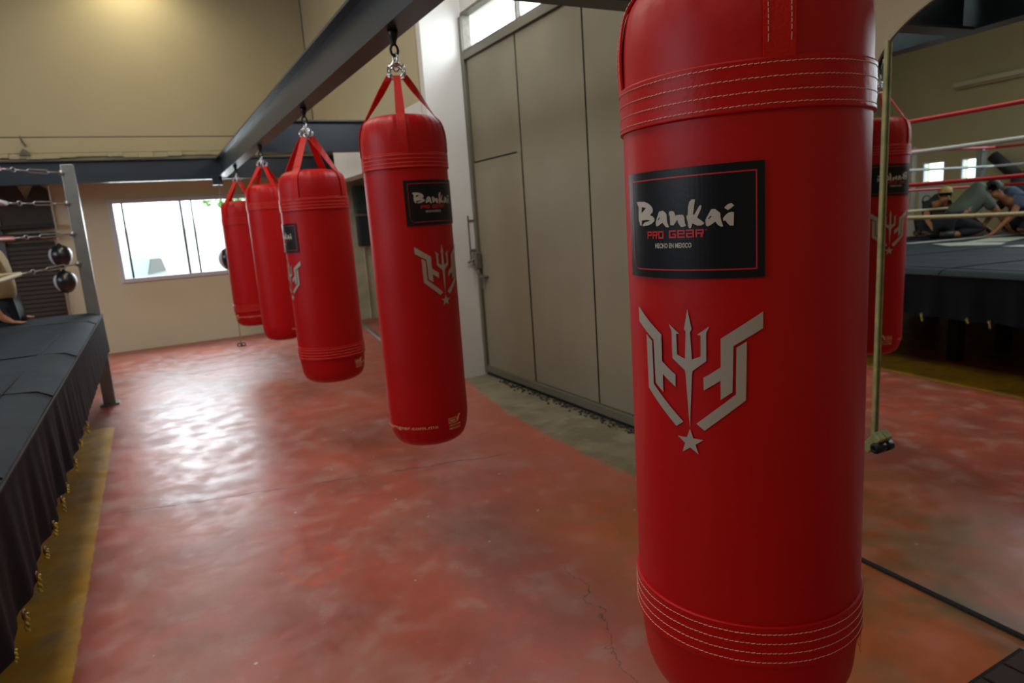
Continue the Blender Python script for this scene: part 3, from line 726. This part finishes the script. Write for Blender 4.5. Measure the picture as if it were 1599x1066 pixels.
heavy_bag('nearest red heavy bag, wide, its whole black patch and trident emblem facing the camera', 1.027, 0.957, 'A', -161.0)
heavy_bag('slim red heavy bag second from the camera, in front of the white pillar', 1.035, 2.840, 'B', -69.5)
heavy_bag('wide red heavy bag third from the camera, black patch cut off at its left edge', 1.040, 4.680, 'A', -171.0)
heavy_bag('slim red heavy bag fourth from the camera, half hidden behind the wide third bag', 1.040, 6.600, 'B', 60.0)
heavy_bag('farthest and smallest looking red heavy bag, in front of the far window', 1.020, 8.330, 'A', 85.0)

# ------------------------------------------------------------------ boxing ring
RX0, RX1, RY0, RY1, RZ = -6.6, -0.455, 1.60, 7.50, 0.90
ring = thing('boxing_ring', 'raised boxing ring with dark canvas, black skirt and steel corner posts', 'boxing ring', (RX1, RY0, 0))
def rp(p): return (p[0]-RX1, p[1]-RY0, p[2])
def rob(name, bm, m, smooth=False, **k):
    for v in bm.verts: v.co -= Vector((RX1, RY0, 0))
    return obj(name, bm, m, ring, smooth, **k)
rob('platform', nb((RX0+.12, RY0+.12, 0.66), (RX1-.12, RY1-.12, RZ-.035)), 'under_dark')
bm = bmesh.new()
for x in (-6.0, -4.6, -3.2, -1.9, -1.25):
    for y in (2.2, 3.9, 5.6, 6.9): box(bm, (x-.05, y-.05, 0), (x+.05, y+.05, 0.66))
rob('underframe', bm, 'under_dark', kind='stuff')
# canvas: soft slightly wrinkled top with rounded edge
bm = bmesh.new(); nx, ny = 110, 110; g = []
def hz(x, y):
    z = RZ+0.004*math.sin(3.0*x+1.1*y)*math.sin(1.7*y)+0.0025*math.sin(9*x-4*y)
    ex = min(x-RX0, RX1-x, y-RY0, RY1-y)
    if ex < 0.10: z -= 0.035*(1-ex/0.10)**2
    if 0.16 < ex < 0.20: z += 0.004
    return z
for j in range(ny+1):
    row = []
    for i in range(nx+1):
        u = i/nx; v = j/ny
        x = RX0+(RX1-RX0)*(u if u < .9 else u); y = RY0+(RY1-RY0)*v
        row.append(bm.verts.new((x, y, hz(x, y))))
    g.append(row)
for j in range(ny):
    for i in range(nx): bm.faces.new((g[j][i], g[j][i+1], g[j+1][i+1], g[j+1][i]))
rob('canvas', bm, 'canvas', True)
bm = bmesh.new()
for y in (2.35, 3.55, 4.75, 6.6):
    tube(bm, [(RX0+.1, y, RZ+.003), (-3, y+.01, RZ+.004), (RX1-.19, y, RZ+.003), (RX1-.05, y-.03, RZ-.003), (RX1+.002, y-.04, RZ-.03)], 0.0042, 6)
tube(bm, [(RX1-.18, RY0+.1, RZ+.003), (RX1-.18, RY1-.15, RZ+.004)], 0.003, 6)
rob('canvas_seams', bm, 'under_dark', True, kind='stuff')
# edge seam rope piping
bm = bmesh.new(); tube(bm, [(RX1+.004, RY0, .858), (RX1+.004, RY1, .858)], 0.007, 6); tube(bm, [(RX0, RY1+.004, .858), (RX1, RY1+.004, .858)], 0.007, 6)
rob('edge_piping', bm, 'under_dark')
# skirt with folds (right side and far side, near side)
def skirt(a, b, out, n, seed):
    bm = bmesh.new(); a = Vector(a); b = Vector(b); out = Vector(out); L_ = (b-a).length; prev = None
    for i in range(n+1):
        s = i/n; base = a+(b-a)*s; u = s*L_; col = []
        for j in range(8):
            q = j/7; z = 0.866-(0.866-0.515)*q
            am = 0.25+0.75*max(0, min(1, (3.2-u)/1.6)); fold = am*(0.010*math.sin(u*17+seed+2*math.sin(u*3))+0.005*math.sin(u*39+seed*2+q))*q**0.8
            sag = 0.012*abs(math.sin(u*PI/0.41))*(q**3)
            col.append(bm.verts.new((base.x+out.x*(0.004+fold+0.010*q), base.y+out.y*(0.004+fold+0.010*q), z+sag-0.0)))
        if prev:
            for j in range(7): bm.faces.new((prev[j], prev[j+1], col[j+1], col[j]))
        prev = col
    return bm
rob('skirt', skirt((RX1, RY0, 0), (RX1, RY1, 0), (1, 0, 0), 420, 0.3), 'skirt', True)
rob('skirt', skirt((RX0, RY1, 0), (RX1, RY1, 0), (0, 1, 0), 200, 1.3), 'skirt', True)
rob('skirt', skirt((RX0, RY0, 0), (RX1, RY0, 0), (0, -1, 0), 200, 2.3), 'skirt', True)
# ties through grommets along the skirt hem
for y in (1.76, 1.935, 2.125, 2.37, 2.565, 2.80, 3.07, 3.24, 3.62, 3.95, 4.36):
    xx = RX1+.022
    bm = bmesh.new(); torus(bm, (xx, y, 0.535), 0.011, 0.0045, 'x', 12, 6); gm = rob('grommet', bm, 'grommet', True)
    bm = bmesh.new(); dz = 0.042+0.015*math.sin(y*9)
    for s in (0, PI):
        tube(bm, [(xx+.004+.004*math.cos(q*9+s), y-0.012*q+.004*math.sin(q*9+s), 0.537-dz*q) for q in [k/10 for k in range(11)]], 0.0042, 6)
    bm2 = rob('tie_cord', bm, 'tie_cord', True)
# corner posts
def post(cx, cy, lean=0.0):
    bm = bmesh.new(); h = 2.25
    box(bm, (-.052, -.052, 0.02), (.052, .052, h), 0.006)
    for v in bm.verts: v.co.x += lean*v.co.z/h
    box(bm, (-.08, -.08, 0), (.08, .08, 0.02), 0.003)
    for v in bm.verts: v.co += Vector((cx, cy, 0))
    p = rob('corner_post', bm, 'steel_post'); return p
posts = {'far_right': (-0.515, 7.43), 'near_right': (-0.515, 1.52), 'far_left': (-6.55, 7.43), 'near_left': (-6.55, 1.52)}
P = {k: post(*v) for k, v in posts.items()}
RO = 0.60
cr_ = {'far_right': (-0.93, 6.78), 'near_right': (-0.93, 2.2), 'far_left': (-5.9, 6.78), 'near_left': (-5.9, 2.2)}
heights = [1.325, 1.615, 1.895, 2.165]; rcols = ['rope_cream', 'rope_red', 'rope_white', 'rope_red']
post_h = [1.365, 1.635, 1.905, 2.175]
for (a, b2) in (('near_right', 'far_right'), ('far_left', 'far_right'), ('near_left', 'far_left'), ('near_left', 'near_right')):
    for i, z in enumerate(heights):
        A, B = cr_[a], cr_[b2]; bm = bmesh.new(); n = 24
        tube(bm, [(A[0]+(B[0]-A[0])*k/n, A[1]+(B[1]-A[1])*k/n, z-0.02*math.sin(PI*k/n)) for k in range(n+1)], 0.0185, 10)
        rob('rope', bm, rcols[i], True, label={'rope_cream': 'cream padded rope', 'rope_red': 'red padded rope', 'rope_white': 'white padded rope'}[rcols[i]])
for k, c in cr_.items():
    pc = Vector((*posts[k], 0)); cc = Vector((*c, 0)); d = (pc-cc); L_ = d.length; d.normalize()
    for i, z in enumerate(heights):
        z1 = post_h[i]
        def q(s, dz=0): p_ = cc+(pc-cc)*s; return (p_.x, p_.y, z+(z1-z)*s+dz)
        bm = bmesh.new()
        tube(bm, [q(0.03), q(0.16)], 0.008, 6); pts = []
        sd = Vector((-d.y, d.x, 0))
        for ss, rr in ((0.18, 0.024),):
            base = Vector(q(ss)); tube(bm, [base+d*rr*math.cos(t_)+Vector((0, 0, 1))*rr*0.7*math.sin(t_) for t_ in [2*PI*m_/14 for m_ in range(14)]], 0.006, 6, closed=True)
        tube(bm, [q(0.2), q(0.38)], 0.006, 6)
        for sg in (-1, 1): tube(bm, [q(0.36), tuple(Vector(q(0.40))+Vector((0, 0, sg*0.013))), tuple(Vector(q(0.66))+Vector((0, 0, sg*0.013))), q(0.70)], 0.006, 6)
        tube(bm, [q(0.66), q(0.88)], 0.006, 6)
        base = Vector(q(0.88)); r_ = bmesh.ops.create_icosphere(bm, subdivisions=2, radius=0.024)
        for v in r_['verts']: v.co += base
        tube(bm, [q(0.86), q(0.97)], 0.012, 8)
        rob('turnbuckle', bm, 'galvanised', True)
# canvas print
bm = bmesh.new()
def pr_(poly): merge(bm, flat_mesh([poly]))
pr_(rect(-5.6, -3.3, 6.0, 6.2)); pr_([(-3.3, 5.75), (-3.0, 5.3), (-3.3, 4.9), (-3.7, 5.1), (-3.7, 5.6)])
pr_(rect(-3.3, -3.0, 3.2, 4.7)); pr_([(-3.7, 5.6), (-4.6, 5.9), (-4.8, 5.5), (-3.9, 5.2)]); pr_(rect(-5.3, -4.7, 3.2, 5.2)); pr_([(-3.7, 4.6), (-4.4, 4.9), (-4.4, 4.0), (-3.7, 3.7)]); pr_(rect(-4.5, -3.3, 3.1, 3.5))
for v in bm.verts: v.co.z = RZ+0.0095
rob('canvas_print', bm, 'canvas_print', label='pale printed lettering shapes on the dark canvas')

# ------------------------------------------------------------------ double-end striking bags
def double_end(label, x, y, zs, top, rr):
    t = thing('double_end_bag', label, 'punching bag', (x, y, 0))
    z0, z1 = min(zs), max(zs)
    bm = bmesh.new(); tube(bm, [(0, 0, z1+rr*.9), (0.004, 0, top)], 0.006, 6); obj('upper_cord', bm, 'cord_grey', t)
    bm = bmesh.new(); tube(bm, [(0, 0, 0.03), (0.0, 0, z0-rr*.9)], 0.007, 6); obj('lower_cord', bm, 'cord_grey', t)
    bm = bmesh.new(); torus(bm, (-.028, 0, 0.02), 0.025, 0.007, 'y', 14, 6); torus(bm, (.028, 0, 0.02), 0.025, 0.007, 'y', 14, 6); box(bm, (-.05, -.03, 0), (.05, .03, .008)); obj('floor_anchor', bm, 'black_iron', t, True)
    for z in zs:
        prof = [(0, z-rr*1.12)]+[(rr*math.sin(q)*(1-0.10*math.cos(q)), z-rr*1.12*math.cos(q)) for q in [PI*k/14 for k in range(1, 14)]]+[(0.012, z+rr*1.25), (0, z+rr*1.3)]
        bd = obj('ball', lathe(bmesh.new(), prof, 28), 'glove_black', t, True)
        for a0 in (0.15, PI+0.15):
            bm = bmesh.new()
            g = [[bm.verts.new((rr*1.012*math.sin(q)*(1-.10*math.cos(q))*math.cos(a0+da), rr*1.012*math.sin(q)*(1-.10*math.cos(q))*math.sin(a0+da), z-rr*1.12*math.cos(q))) for da in (-.62, -.31, 0, .31, .62)] for q in [0.8+1.5*k/6 for k in range(7)]]
            for i in range(6):
                for j in range(4): bm.faces.new((g[i][j], g[i][j+1], g[i+1][j+1], g[i+1][j]))
            obj('side_panel', bm, 'glove_silver', bd, True, label='silver side panel')
    return t
double_end('black and silver two-ball striking bag on cords behind the ring post', -0.93, 10.03, (1.42, 1.10), 2.285, 0.125)
double_end('black single-ball striking bag on a cord, mostly hidden behind the farthest red bag', 0.985, 9.99, (1.22,), 2.285, 0.14)

# ------------------------------------------------------------------ dark slatted door at the back left
d = thing('louvre_door', 'tall dark brown slatted door on the back wall, left of the ring post', 'door', (-1.33, 11.005, 0))
obj('panel', nb((-0.27, -.01, 0), (0.27, .01, 1.62)), 'door_dark', d)
bm = bmesh.new()
for i in range(26): box(bm, (-0.27, -.025, 0.05+i*0.059), (0.27, -.010, 0.05+i*0.059+0.042))
obj('slats', bm, 'door_brown', d, kind='stuff')
obj('lintel', nb((-0.30, -.12, 1.66), (0.30, .01, 1.74), 0.006), 'door_dark', d); obj('lintel', nb((-0.33, -.16, 1.80), (0.32, .01, 1.85), 0.006), 'door_dark', d)
bm = bmesh.new(); prism(bm, [(-0.30, 1.85), (0.30, 1.85), (0.30, 2.30), (0.22, 2.36), (0.15, 2.36), (0.04, 2.16), (-0.03, 2.36), (-0.30, 2.36)], 'y', -0.03, 0.01); obj('arch_panel', bm, 'door_brown', d)
obj('jamb', nb((-0.36, -.05, 0), (-0.27, .01, 1.95), .004), 'jamb_grey', d, label='grey door jamb')
# small broken bracket on the upper wall
bk = thing('wall_bracket', 'small dark bent bracket high on the beige wall at far left', 'bracket', (-1.10, 10.09, 2.66))
bm = bmesh.new(); tube(bm, [(-.02, 0, .20), (0.0, -.03, .13), (.03, -.02, .08)], 0.010, 6); obj('arm', bm, 'rust', bk)
bm = bmesh.new(); prism(bm, [(-.06, -.02), (.06, -.03), (.03, .03), (-.01, .05)], 'y', -0.06, 0.0); obj('plate', bm, 'rust', bk)

# ------------------------------------------------------------------ recess: electric boxes, conduit, floor track
eb = thing('electrical_panel', 'green metal electrical box, upper one in the recess between the second and third bags', 'electrical box', (3.24, 11.04, 1.75))
obj('case', nb((-.17, -.16, 0), (.17, 0, .42), .008), 'box_green', eb); obj('door', nb((-.15, -.175, .02), (.15, -.16, .40), .004), 'box_green', eb); obj('handle', nb((.10, -.19, .18), (.12, -.175, .25), .002), 'black_iron', eb)
eb = thing('electrical_panel', 'dark green electrical box, lower one in the recess between the second and third bags', 'electrical box', (3.24, 11.04, 1.22))
obj('case', nb((-.16, -.15, 0), (.16, 0, .48), .008), 'box_dark', eb); obj('door', nb((-.14, -.165, .02), (.14, -.15, .46), .004), 'box_dark', eb); obj('handle', nb((.09, -.18, .2), (.11, -.165, .27), .002), 'black_iron', eb)
bm = bmesh.new(); tube(bm, [(3.16, 11.0, 0.02), (3.16, 11.0, 1.2)], 0.014, 8); tag(obj('conduit', bm, 'wall_green'), 'thin conduit running down the wall below the electrical boxes', 'pipe')
bm = bmesh.new(); prism(bm, [(-.03, 0), (.03, 0), (.02, .025), (-.02, .025)], 'y', -1.3, 1.3); o = tag(obj('floor_track', bm, 'galvanised'), 'pale metal track on the floor behind the second bag', 'rail'); o.location = (2.74, 9.6, 0); o.rotation_euler = (0, 0, math.radians(-7.5))

# ------------------------------------------------------------------ arched mirror with frame, vertical bar
def arch_pts(a, b, cy, z0, off, n=2.5, N_=40):
    pts = []
    for k in range(N_+1):
        t_ = PI*k/N_; c, s = math.cos(t_), math.sin(t_)
        pts.append((cy+(a+off)*math.copysign(abs(c)**(2/n), c), z0+(b+off)*abs(s)**(2/n)))
    return pts
# local y on wall: 0.348 is the edge near the gate
cyc, aw = 0.348-0.86, 0.86
mir = thing('arched_mirror', 'tall arched wall mirror behind the nearest bag, reflecting the boxing ring', 'mirror'); mir.matrix_world = MW @ Matrix.Translation((-0.028, 0, 0)) @ Matrix.Rotation(0.0075, 4, 'Y')
poly = [(cyc+aw, 0.012)]+arch_pts(aw, 0.345, cyc, 1.85, 0)+[(cyc-aw, 0.012)]
bm = bmesh.new(); prism(bm, poly, 'x', -0.006, -0.001); obj('glass', bm, 'mirror', mir)
inner = [(cyc+aw, 0.0)]+arch_pts(aw, 0.345, cyc, 1.85, 0)+[(cyc-aw, 0.0)]; outer = [(cyc+aw+.009, 0.0)]+arch_pts(aw, 0.345, cyc, 1.85, 0.009)+[(cyc-aw-.009, 0.0)]
bm = bmesh.new(); n = len(inner)
V = [[bm.verts.new((x, *p)) for p in L_] for x, L_ in ((-0.012, inner), (-0.012, outer), (0.0, outer), (0.0, inner))]
for i in range(n-1):
    for a in range(4):
        b2 = (a+1) % 4; bm.faces.new((V[a][i], V[b2][i], V[b2][i+1], V[a][i+1]))
bmesh.ops.recalc_face_normals(bm, faces=bm.faces[:])
obj('frame', bm, 'mirror_frame', mir)
obj('bottom_gap_strip', nb((-0.016, cyc-aw, 0.0), (0.0, cyc+aw, 0.011)), 'under_dark', mir)  # black strip stands in for the dark gap under the mirror
bar = thing('vertical_bar', 'thin yellowish vertical bar on the mirror beside the nearest bag', 'bar'); bar.matrix_world = MW @ Matrix.Translation((-0.0415, 0.288, 0)) @ Matrix.Rotation(0.0075, 4, 'Y')
bm = nb((-0.005, -0.0075, 0.56), (0.005, 0.0075, 2.03), 0.002); obj('rod', bm, 'bar_yellow', bar)
bm = nb((-0.03, -0.020, -0.045), (0.008, 0.020, 0.045), 0.005)
for v in bm.verts: v.co = Matrix.Rotation(math.radians(38), 3, 'X') @ v.co + Vector((0, -0.01, 0.535))
obj('clamp', bm, 'bar_yellow', bar)
bm = bmesh.new(); tube(bm, [(-0.035, -0.035, 0.52), (0.010, -0.035, 0.52)], 0.022, 12); torus(bm, (-0.036, -0.035, 0.52), 0.012, 0.005, 'x', 12, 6); obj('bolt', bm, 'black_iron', bar, True)

# drain cover at the mirror foot
dr = thing('drain_cover', 'dark brown drain cover set in the floor at lower right', 'drain', (2.13, 0.80, 0))
obj('frame', nb((-.19, -.22, 0), (.19, .20, .006), .002), 'under_dark', dr)
for i in range(3):
    for j in range(3):
        obj('plate', nb((-.175+i*.118, -.205+j*.133, .006), (-.175+i*.118+.108, -.205+j*.133+.123, .014), .003), 'drain_iron', dr)

# ------------------------------------------------------------------ left wall: batten light, poster, dark roof prop
tl = thing('batten_light', 'unlit cream tube light on the left wall, seen in the mirror above the ropes', 'light', (-7.44, 6.2, 3.42))
obj('housing', nb((-.05, -2.4, -.03), (.05, 2.4, .05), .008), 'tube_white', tl)
bm = bmesh.new(); tube(bm, [(.03, -2.35, -.055), (.03, 2.35, -.055)], 0.018, 10); obj('tube', bm, 'tube_white', tl, True)
ps = thing('poster', 'white poster with a round grey mark low on the left wall, seen in the mirror', 'poster', (-7.49, 9.05, 1.22))
obj('sheet', nb((0, -.19, 0), (.004, .19, .44)), 'poster_white', ps)
bm = bmesh.new(); torus(bm, (.006, 0.02, .23), 0.08, 0.016, 'x', 24, 6); obj('mark', bm, 'poster_ink', ps)
yp = thing('forked_prop', 'dark forked timber prop against the left wall, seen in the mirror', 'post', (-7.3, 7.25, 0))
bm = bmesh.new(); tube(bm, [(0, 0, 0), (0, 0, 1.75)], 0.16, 10); obj('stem', bm, 'door_dark', yp, True)
for s in (-1, 1):
    bm = bmesh.new(); tube(bm, [(0, 0, 1.68), (0, s*0.50, 2.12)], 0.10, 8); obj('fork', bm, 'door_dark', yp, True)

# ceiling lamp that glows on the tall back wall
cl = thing('wall_floodlight', 'floodlight fixed high on the tall back wall above the picture', 'light', (0.25, 9.55, 4.95))
obj('housing', nb((-.18, -.12, 0), (.18, .12, .12), .01), 'black_iron', cl); obj('lens', nb((-.16, -.10, -.012), (.16, .10, 0), .003), 'lamp_glow', cl)
ld = bpy.data.lights.new('floodlight', 'SPOT'); ld.energy = 70; ld.color = (1, 0.92, 0.66); ld.spot_size = math.radians(150); ld.spot_blend = 0.8; ld.shadow_soft_size = 0.1
o = bpy.data.objects.new('floodlight', ld); C.objects.link(o); o.location = (0.25, 9.55, 4.9); o.rotation_euler = Vector((0, 0.35, -1)).to_track_quat('-Z', 'Y').to_euler()

# ------------------------------------------------------------------ people kneeling on the ring
def skin_mesh(verts, edges, radii, sub=1):
    me = bpy.data.meshes.new('sk'); me.from_pydata(verts, edges, [])
    o = bpy.data.objects.new('sk', me); C.objects.link(o)
    o.modifiers.new('s', 'SKIN'); mm = o.modifiers.new('u', 'SUBSURF'); mm.levels = sub; mm.render_levels = sub
    for i, v in enumerate(me.skin_vertices[0].data):
        rr = radii[i]; v.radius = rr if isinstance(rr, tuple) else (rr, rr); v.use_root = (i == 0)
    dg = bpy.context.evaluated_depsgraph_get(); res = bpy.data.meshes.new_from_object(o.evaluated_get(dg))
    bpy.data.objects.remove(o); bpy.data.meshes.remove(me); return res
def part_from(name, me, m, parent, label=None):
    me.materials.clear(); me.materials.append(M[m]); me.name = name
    for p in me.polygons: p.use_smooth = True
    o = bpy.data.objects.new(name, me); C.objects.link(o); o.parent = parent
    if label: o['label'] = label
    return o
def person(label, x, y, rz, shirt, trousers, skin='skin', cap=None, lean=0.35, armreach=0.5, head=0.0, scale=1.0, low=0.0, sit=False):
    t = thing('person', label, 'person', (x, y, RZ+0.006), rz)
    pel = (0, -.16, .25); sp = (0, -.10+lean*.25, .45); ch = (0, -.05+lean*.55, .62); nk = (0, .0+lean*.85, .76); hd0 = (0, .03+lean*.95, .82); hd1 = (head*.04, .06+lean*1.0, .93)
    if low: ch = (0, ch[1], ch[2]-low); nk = (0, nk[1], nk[2]-1.3*low); hd0 = (0, hd0[1], hd0[2]-1.5*low); hd1 = (hd1[0], hd1[1], hd1[2]-1.7*low); sp = (0, sp[1], sp[2]-.5*low)
    if sit: pel = (0, .08, .13); sp = (0, .05, .32); ch = (0, .06, .52); nk = (0, .15, .68); hd0 = (0, .18, .73); hd1 = (0, .24, .83)
    V = [pel, sp, ch, nk, hd0, hd1]; E = [(0, 1), (1, 2), (2, 3), (3, 4), (4, 5)]; R_ = [(.13, .11), (.13, .10), (.15, .11), (.052, .052), (.062, .066), (.080, .098)]
    def add(p, prev, r): V.append(p); R_.append(r); E.append((prev, len(V)-1)); return len(V)-1
    for s in (-1, 1):
        sh = add((s*.165, ch[1]+.02, ch[2]+.06), 2, .060)
        if sit: e_, w_, p_, dr_ = (s*.26, .12, .27), (s*.25, .05, .085), (s*.25, -.01, .030), -1
        else: e_, w_, p_, dr_ = (s*.22, ch[1]+.14+armreach*.1, .36-low*.5), (s*.17, ch[1]+.20+armreach*.35, .10), (s*.16, ch[1]+.25+armreach*.42, .030), 1
        el = add(e_, sh, .043); wr = add(w_, el, .028); pm = add(p_, wr, (.036, .017))
        for f in range(4):
            fx = p_[0]+(f-1.5)*.021; ln = (.055, .07, .075, .06)[f if s < 0 else 3-f]
            a = add((fx, p_[1]+dr_*.035, .024), pm, .0095); add((fx, p_[1]+dr_*(.035+ln), .012), a, .008)
        a = add((p_[0]-s*.045, p_[1], .024), pm, .010); add((p_[0]-s*.065, p_[1]+dr_*.035, .013), a, .008)
        if sit: hp = add((s*.09, .05, .11), 0, .085); kn = add((s*.20, .46, .30), hp, .060); an = add((s*.16, .70, .06), kn, .042); add((s*.16, .80, .04), an, .03)
        else: hp = add((s*.09, -.15, .22), 0, .085); kn = add((s*.17, .20, .075), hp, .060); an = add((s*.12, -.20, .05), kn, .042); add((s*.12, -.33, .03), an, .03)
    part_from('body', skin_mesh(V, E, R_, 2), skin, t)
    # shirt: torso and upper sleeves
    V2 = [((0, -.15, .27) if not sit else (0, .07, .17)), sp, ch, (0, (ch[1]+nk[1])/2, .705)]; E2 = [(0, 1), (1, 2), (2, 3)]; R2 = [(.160, .140), (.160, .132), (.172, .135), (.085, .085)]
    for s in (-1, 1):
        V2.append((s*.165, ch[1]+.02, ch[2]+.06)); R2.append(.080); E2.append((2, len(V2)-1)); V2.append((s*.205, ch[1]+.09, ch[2]-.08) if not sit else (s*.225, .09, .38)); R2.append(.066); E2.append((len(V2)-2, len(V2)-1))
    part_from('shirt', skin_mesh(V2, E2, R2, 2), shirt, t)
    V3 = [(0, -.17, .24) if not sit else (0, .0, .13)]; E3 = []; R3 = [(.150, .125)]
    for s in (-1, 1):
        V3 += [(s*.09, -.14, .22), (s*.17, .19, .085), (s*.125, -.18, .065)] if not sit else [(s*.09, .05, .11), (s*.20, .46, .30), (s*.16, .69, .09)]; n0 = len(V3)-3; R3 += [.098, .074, .056]; E3 += [(0, n0), (n0, n0+1), (n0+1, n0+2)]
    part_from('trousers', skin_mesh(V3, E3, R3, 2), trousers, t)
    for s in (-1, 1):
        bm = bmesh.new(); r_ = bmesh.ops.create_icosphere(bm, subdivisions=2, radius=1)
        for v in r_['verts']: v.co = Vector((s*.12+v.co.x*.045, -.29+v.co.y*.12, .052+max(v.co.z, -.9)*.055)) if not sit else Vector((s*.16+v.co.x*.045, .78+v.co.y*.12, .052+max(v.co.z, -.9)*.055))
        obj('shoe', bm, 'shoe', t, True)
    # head details
    hc = Vector(hd1)
    bm = bmesh.new(); r_ = bmesh.ops.create_icosphere(bm, subdivisions=3, radius=1)
    for v in list(r_['verts']):
        if v.co.z < -0.35 or (v.co.y > 0.45 and v.co.z < 0.45): bm.verts.remove(v)
        else: v.co = hc+Vector((v.co.x*.094, v.co.y*.110-.006, v.co.z*.110+.026))
    obj('hair', bm, 'hair', t, True)
    bm = bmesh.new()
    for s in (-1, 1):
        r_ = bmesh.ops.create_icosphere(bm, subdivisions=1, radius=1)
        for v in r_['verts']: v.co = hc+Vector((s*.086+v.co.x*.010, .0+v.co.y*.018, -.005+v.co.z*.030))
    r_ = bmesh.ops.create_icosphere(bm, subdivisions=1, radius=1)
    for v in r_['verts']: v.co = hc+Vector((v.co.x*.013, .098+v.co.y*.02, -.015+v.co.z*.024))
    obj('face', bm, skin, t, True)
    bm = bmesh.new()
    for s in (-1, 1):
        r_ = bmesh.ops.create_icosphere(bm, subdivisions=1, radius=.010)
        for v in r_['verts']: v.co += hc+Vector((s*.032, .090, .012))
    box(bm, tuple(hc+Vector((-.022, .090, -.055))), tuple(hc+Vector((.022, .098, -.048))))
    obj('eyes_and_mouth', bm, 'hair', t, True)
    if cap:
        bm = bmesh.new(); lathe(bm, [(.100, 0), (.106, .01), (.102, .05), (.080, .088), (.04, .104), (0, .108)], 24)
        prism(bm, [(-.07, .07), (.07, .07), (.065, .15), (.03, .18), (-.03, .18), (-.065, .15)], 'z', .0, .008)
        for v in bm.verts: v.co += hc+Vector((0, -.006, .045))
        obj('cap', bm, cap, t, True, label='tan cap' if cap == 'cap_tan' else 'teal cap')
    t.scale = (scale,)*3
    return t
person('person in a beige shirt sitting at the left frame edge, leaning back on one hand', -1.09, 7.16, math.radians(90), 'cloth_beige', 'cloth_trousers', sit=True)
person('person in a dark shirt and tan cap kneeling on the ring, seen in the mirror', -5.05, 7.08, math.radians(-150), 'cloth_charcoal', 'cloth_trousers', cap='cap_tan', lean=0.35, scale=.9, low=.16)
person('person in a grey green T-shirt crouching with a broad back, seen in the mirror', -4.75, 6.42, math.radians(100), 'cloth_olive', 'cloth_navy', lean=0.42, scale=1.08, low=.20)
person('person in a blue checked shirt kneeling with hands on the canvas, seen in the mirror', -5.50, 6.05, math.radians(-70), 'cloth_blue', 'cloth_navy', lean=0.40, armreach=0.4, low=.16, scale=.95)
person('person with a teal cap bending forward, rear of the group in the mirror', -6.0, 5.72, math.radians(-90), 'cloth_navy', 'cloth_trousers', 'skin_dark', cap='cap_teal', lean=0.4, low=.12)
person('person in a navy shirt kneeling at the right end of the group in the mirror', -5.15, 5.40, math.radians(-110), 'cloth_navy', 'cloth_trousers', 'skin_dark', lean=0.3, low=.12)
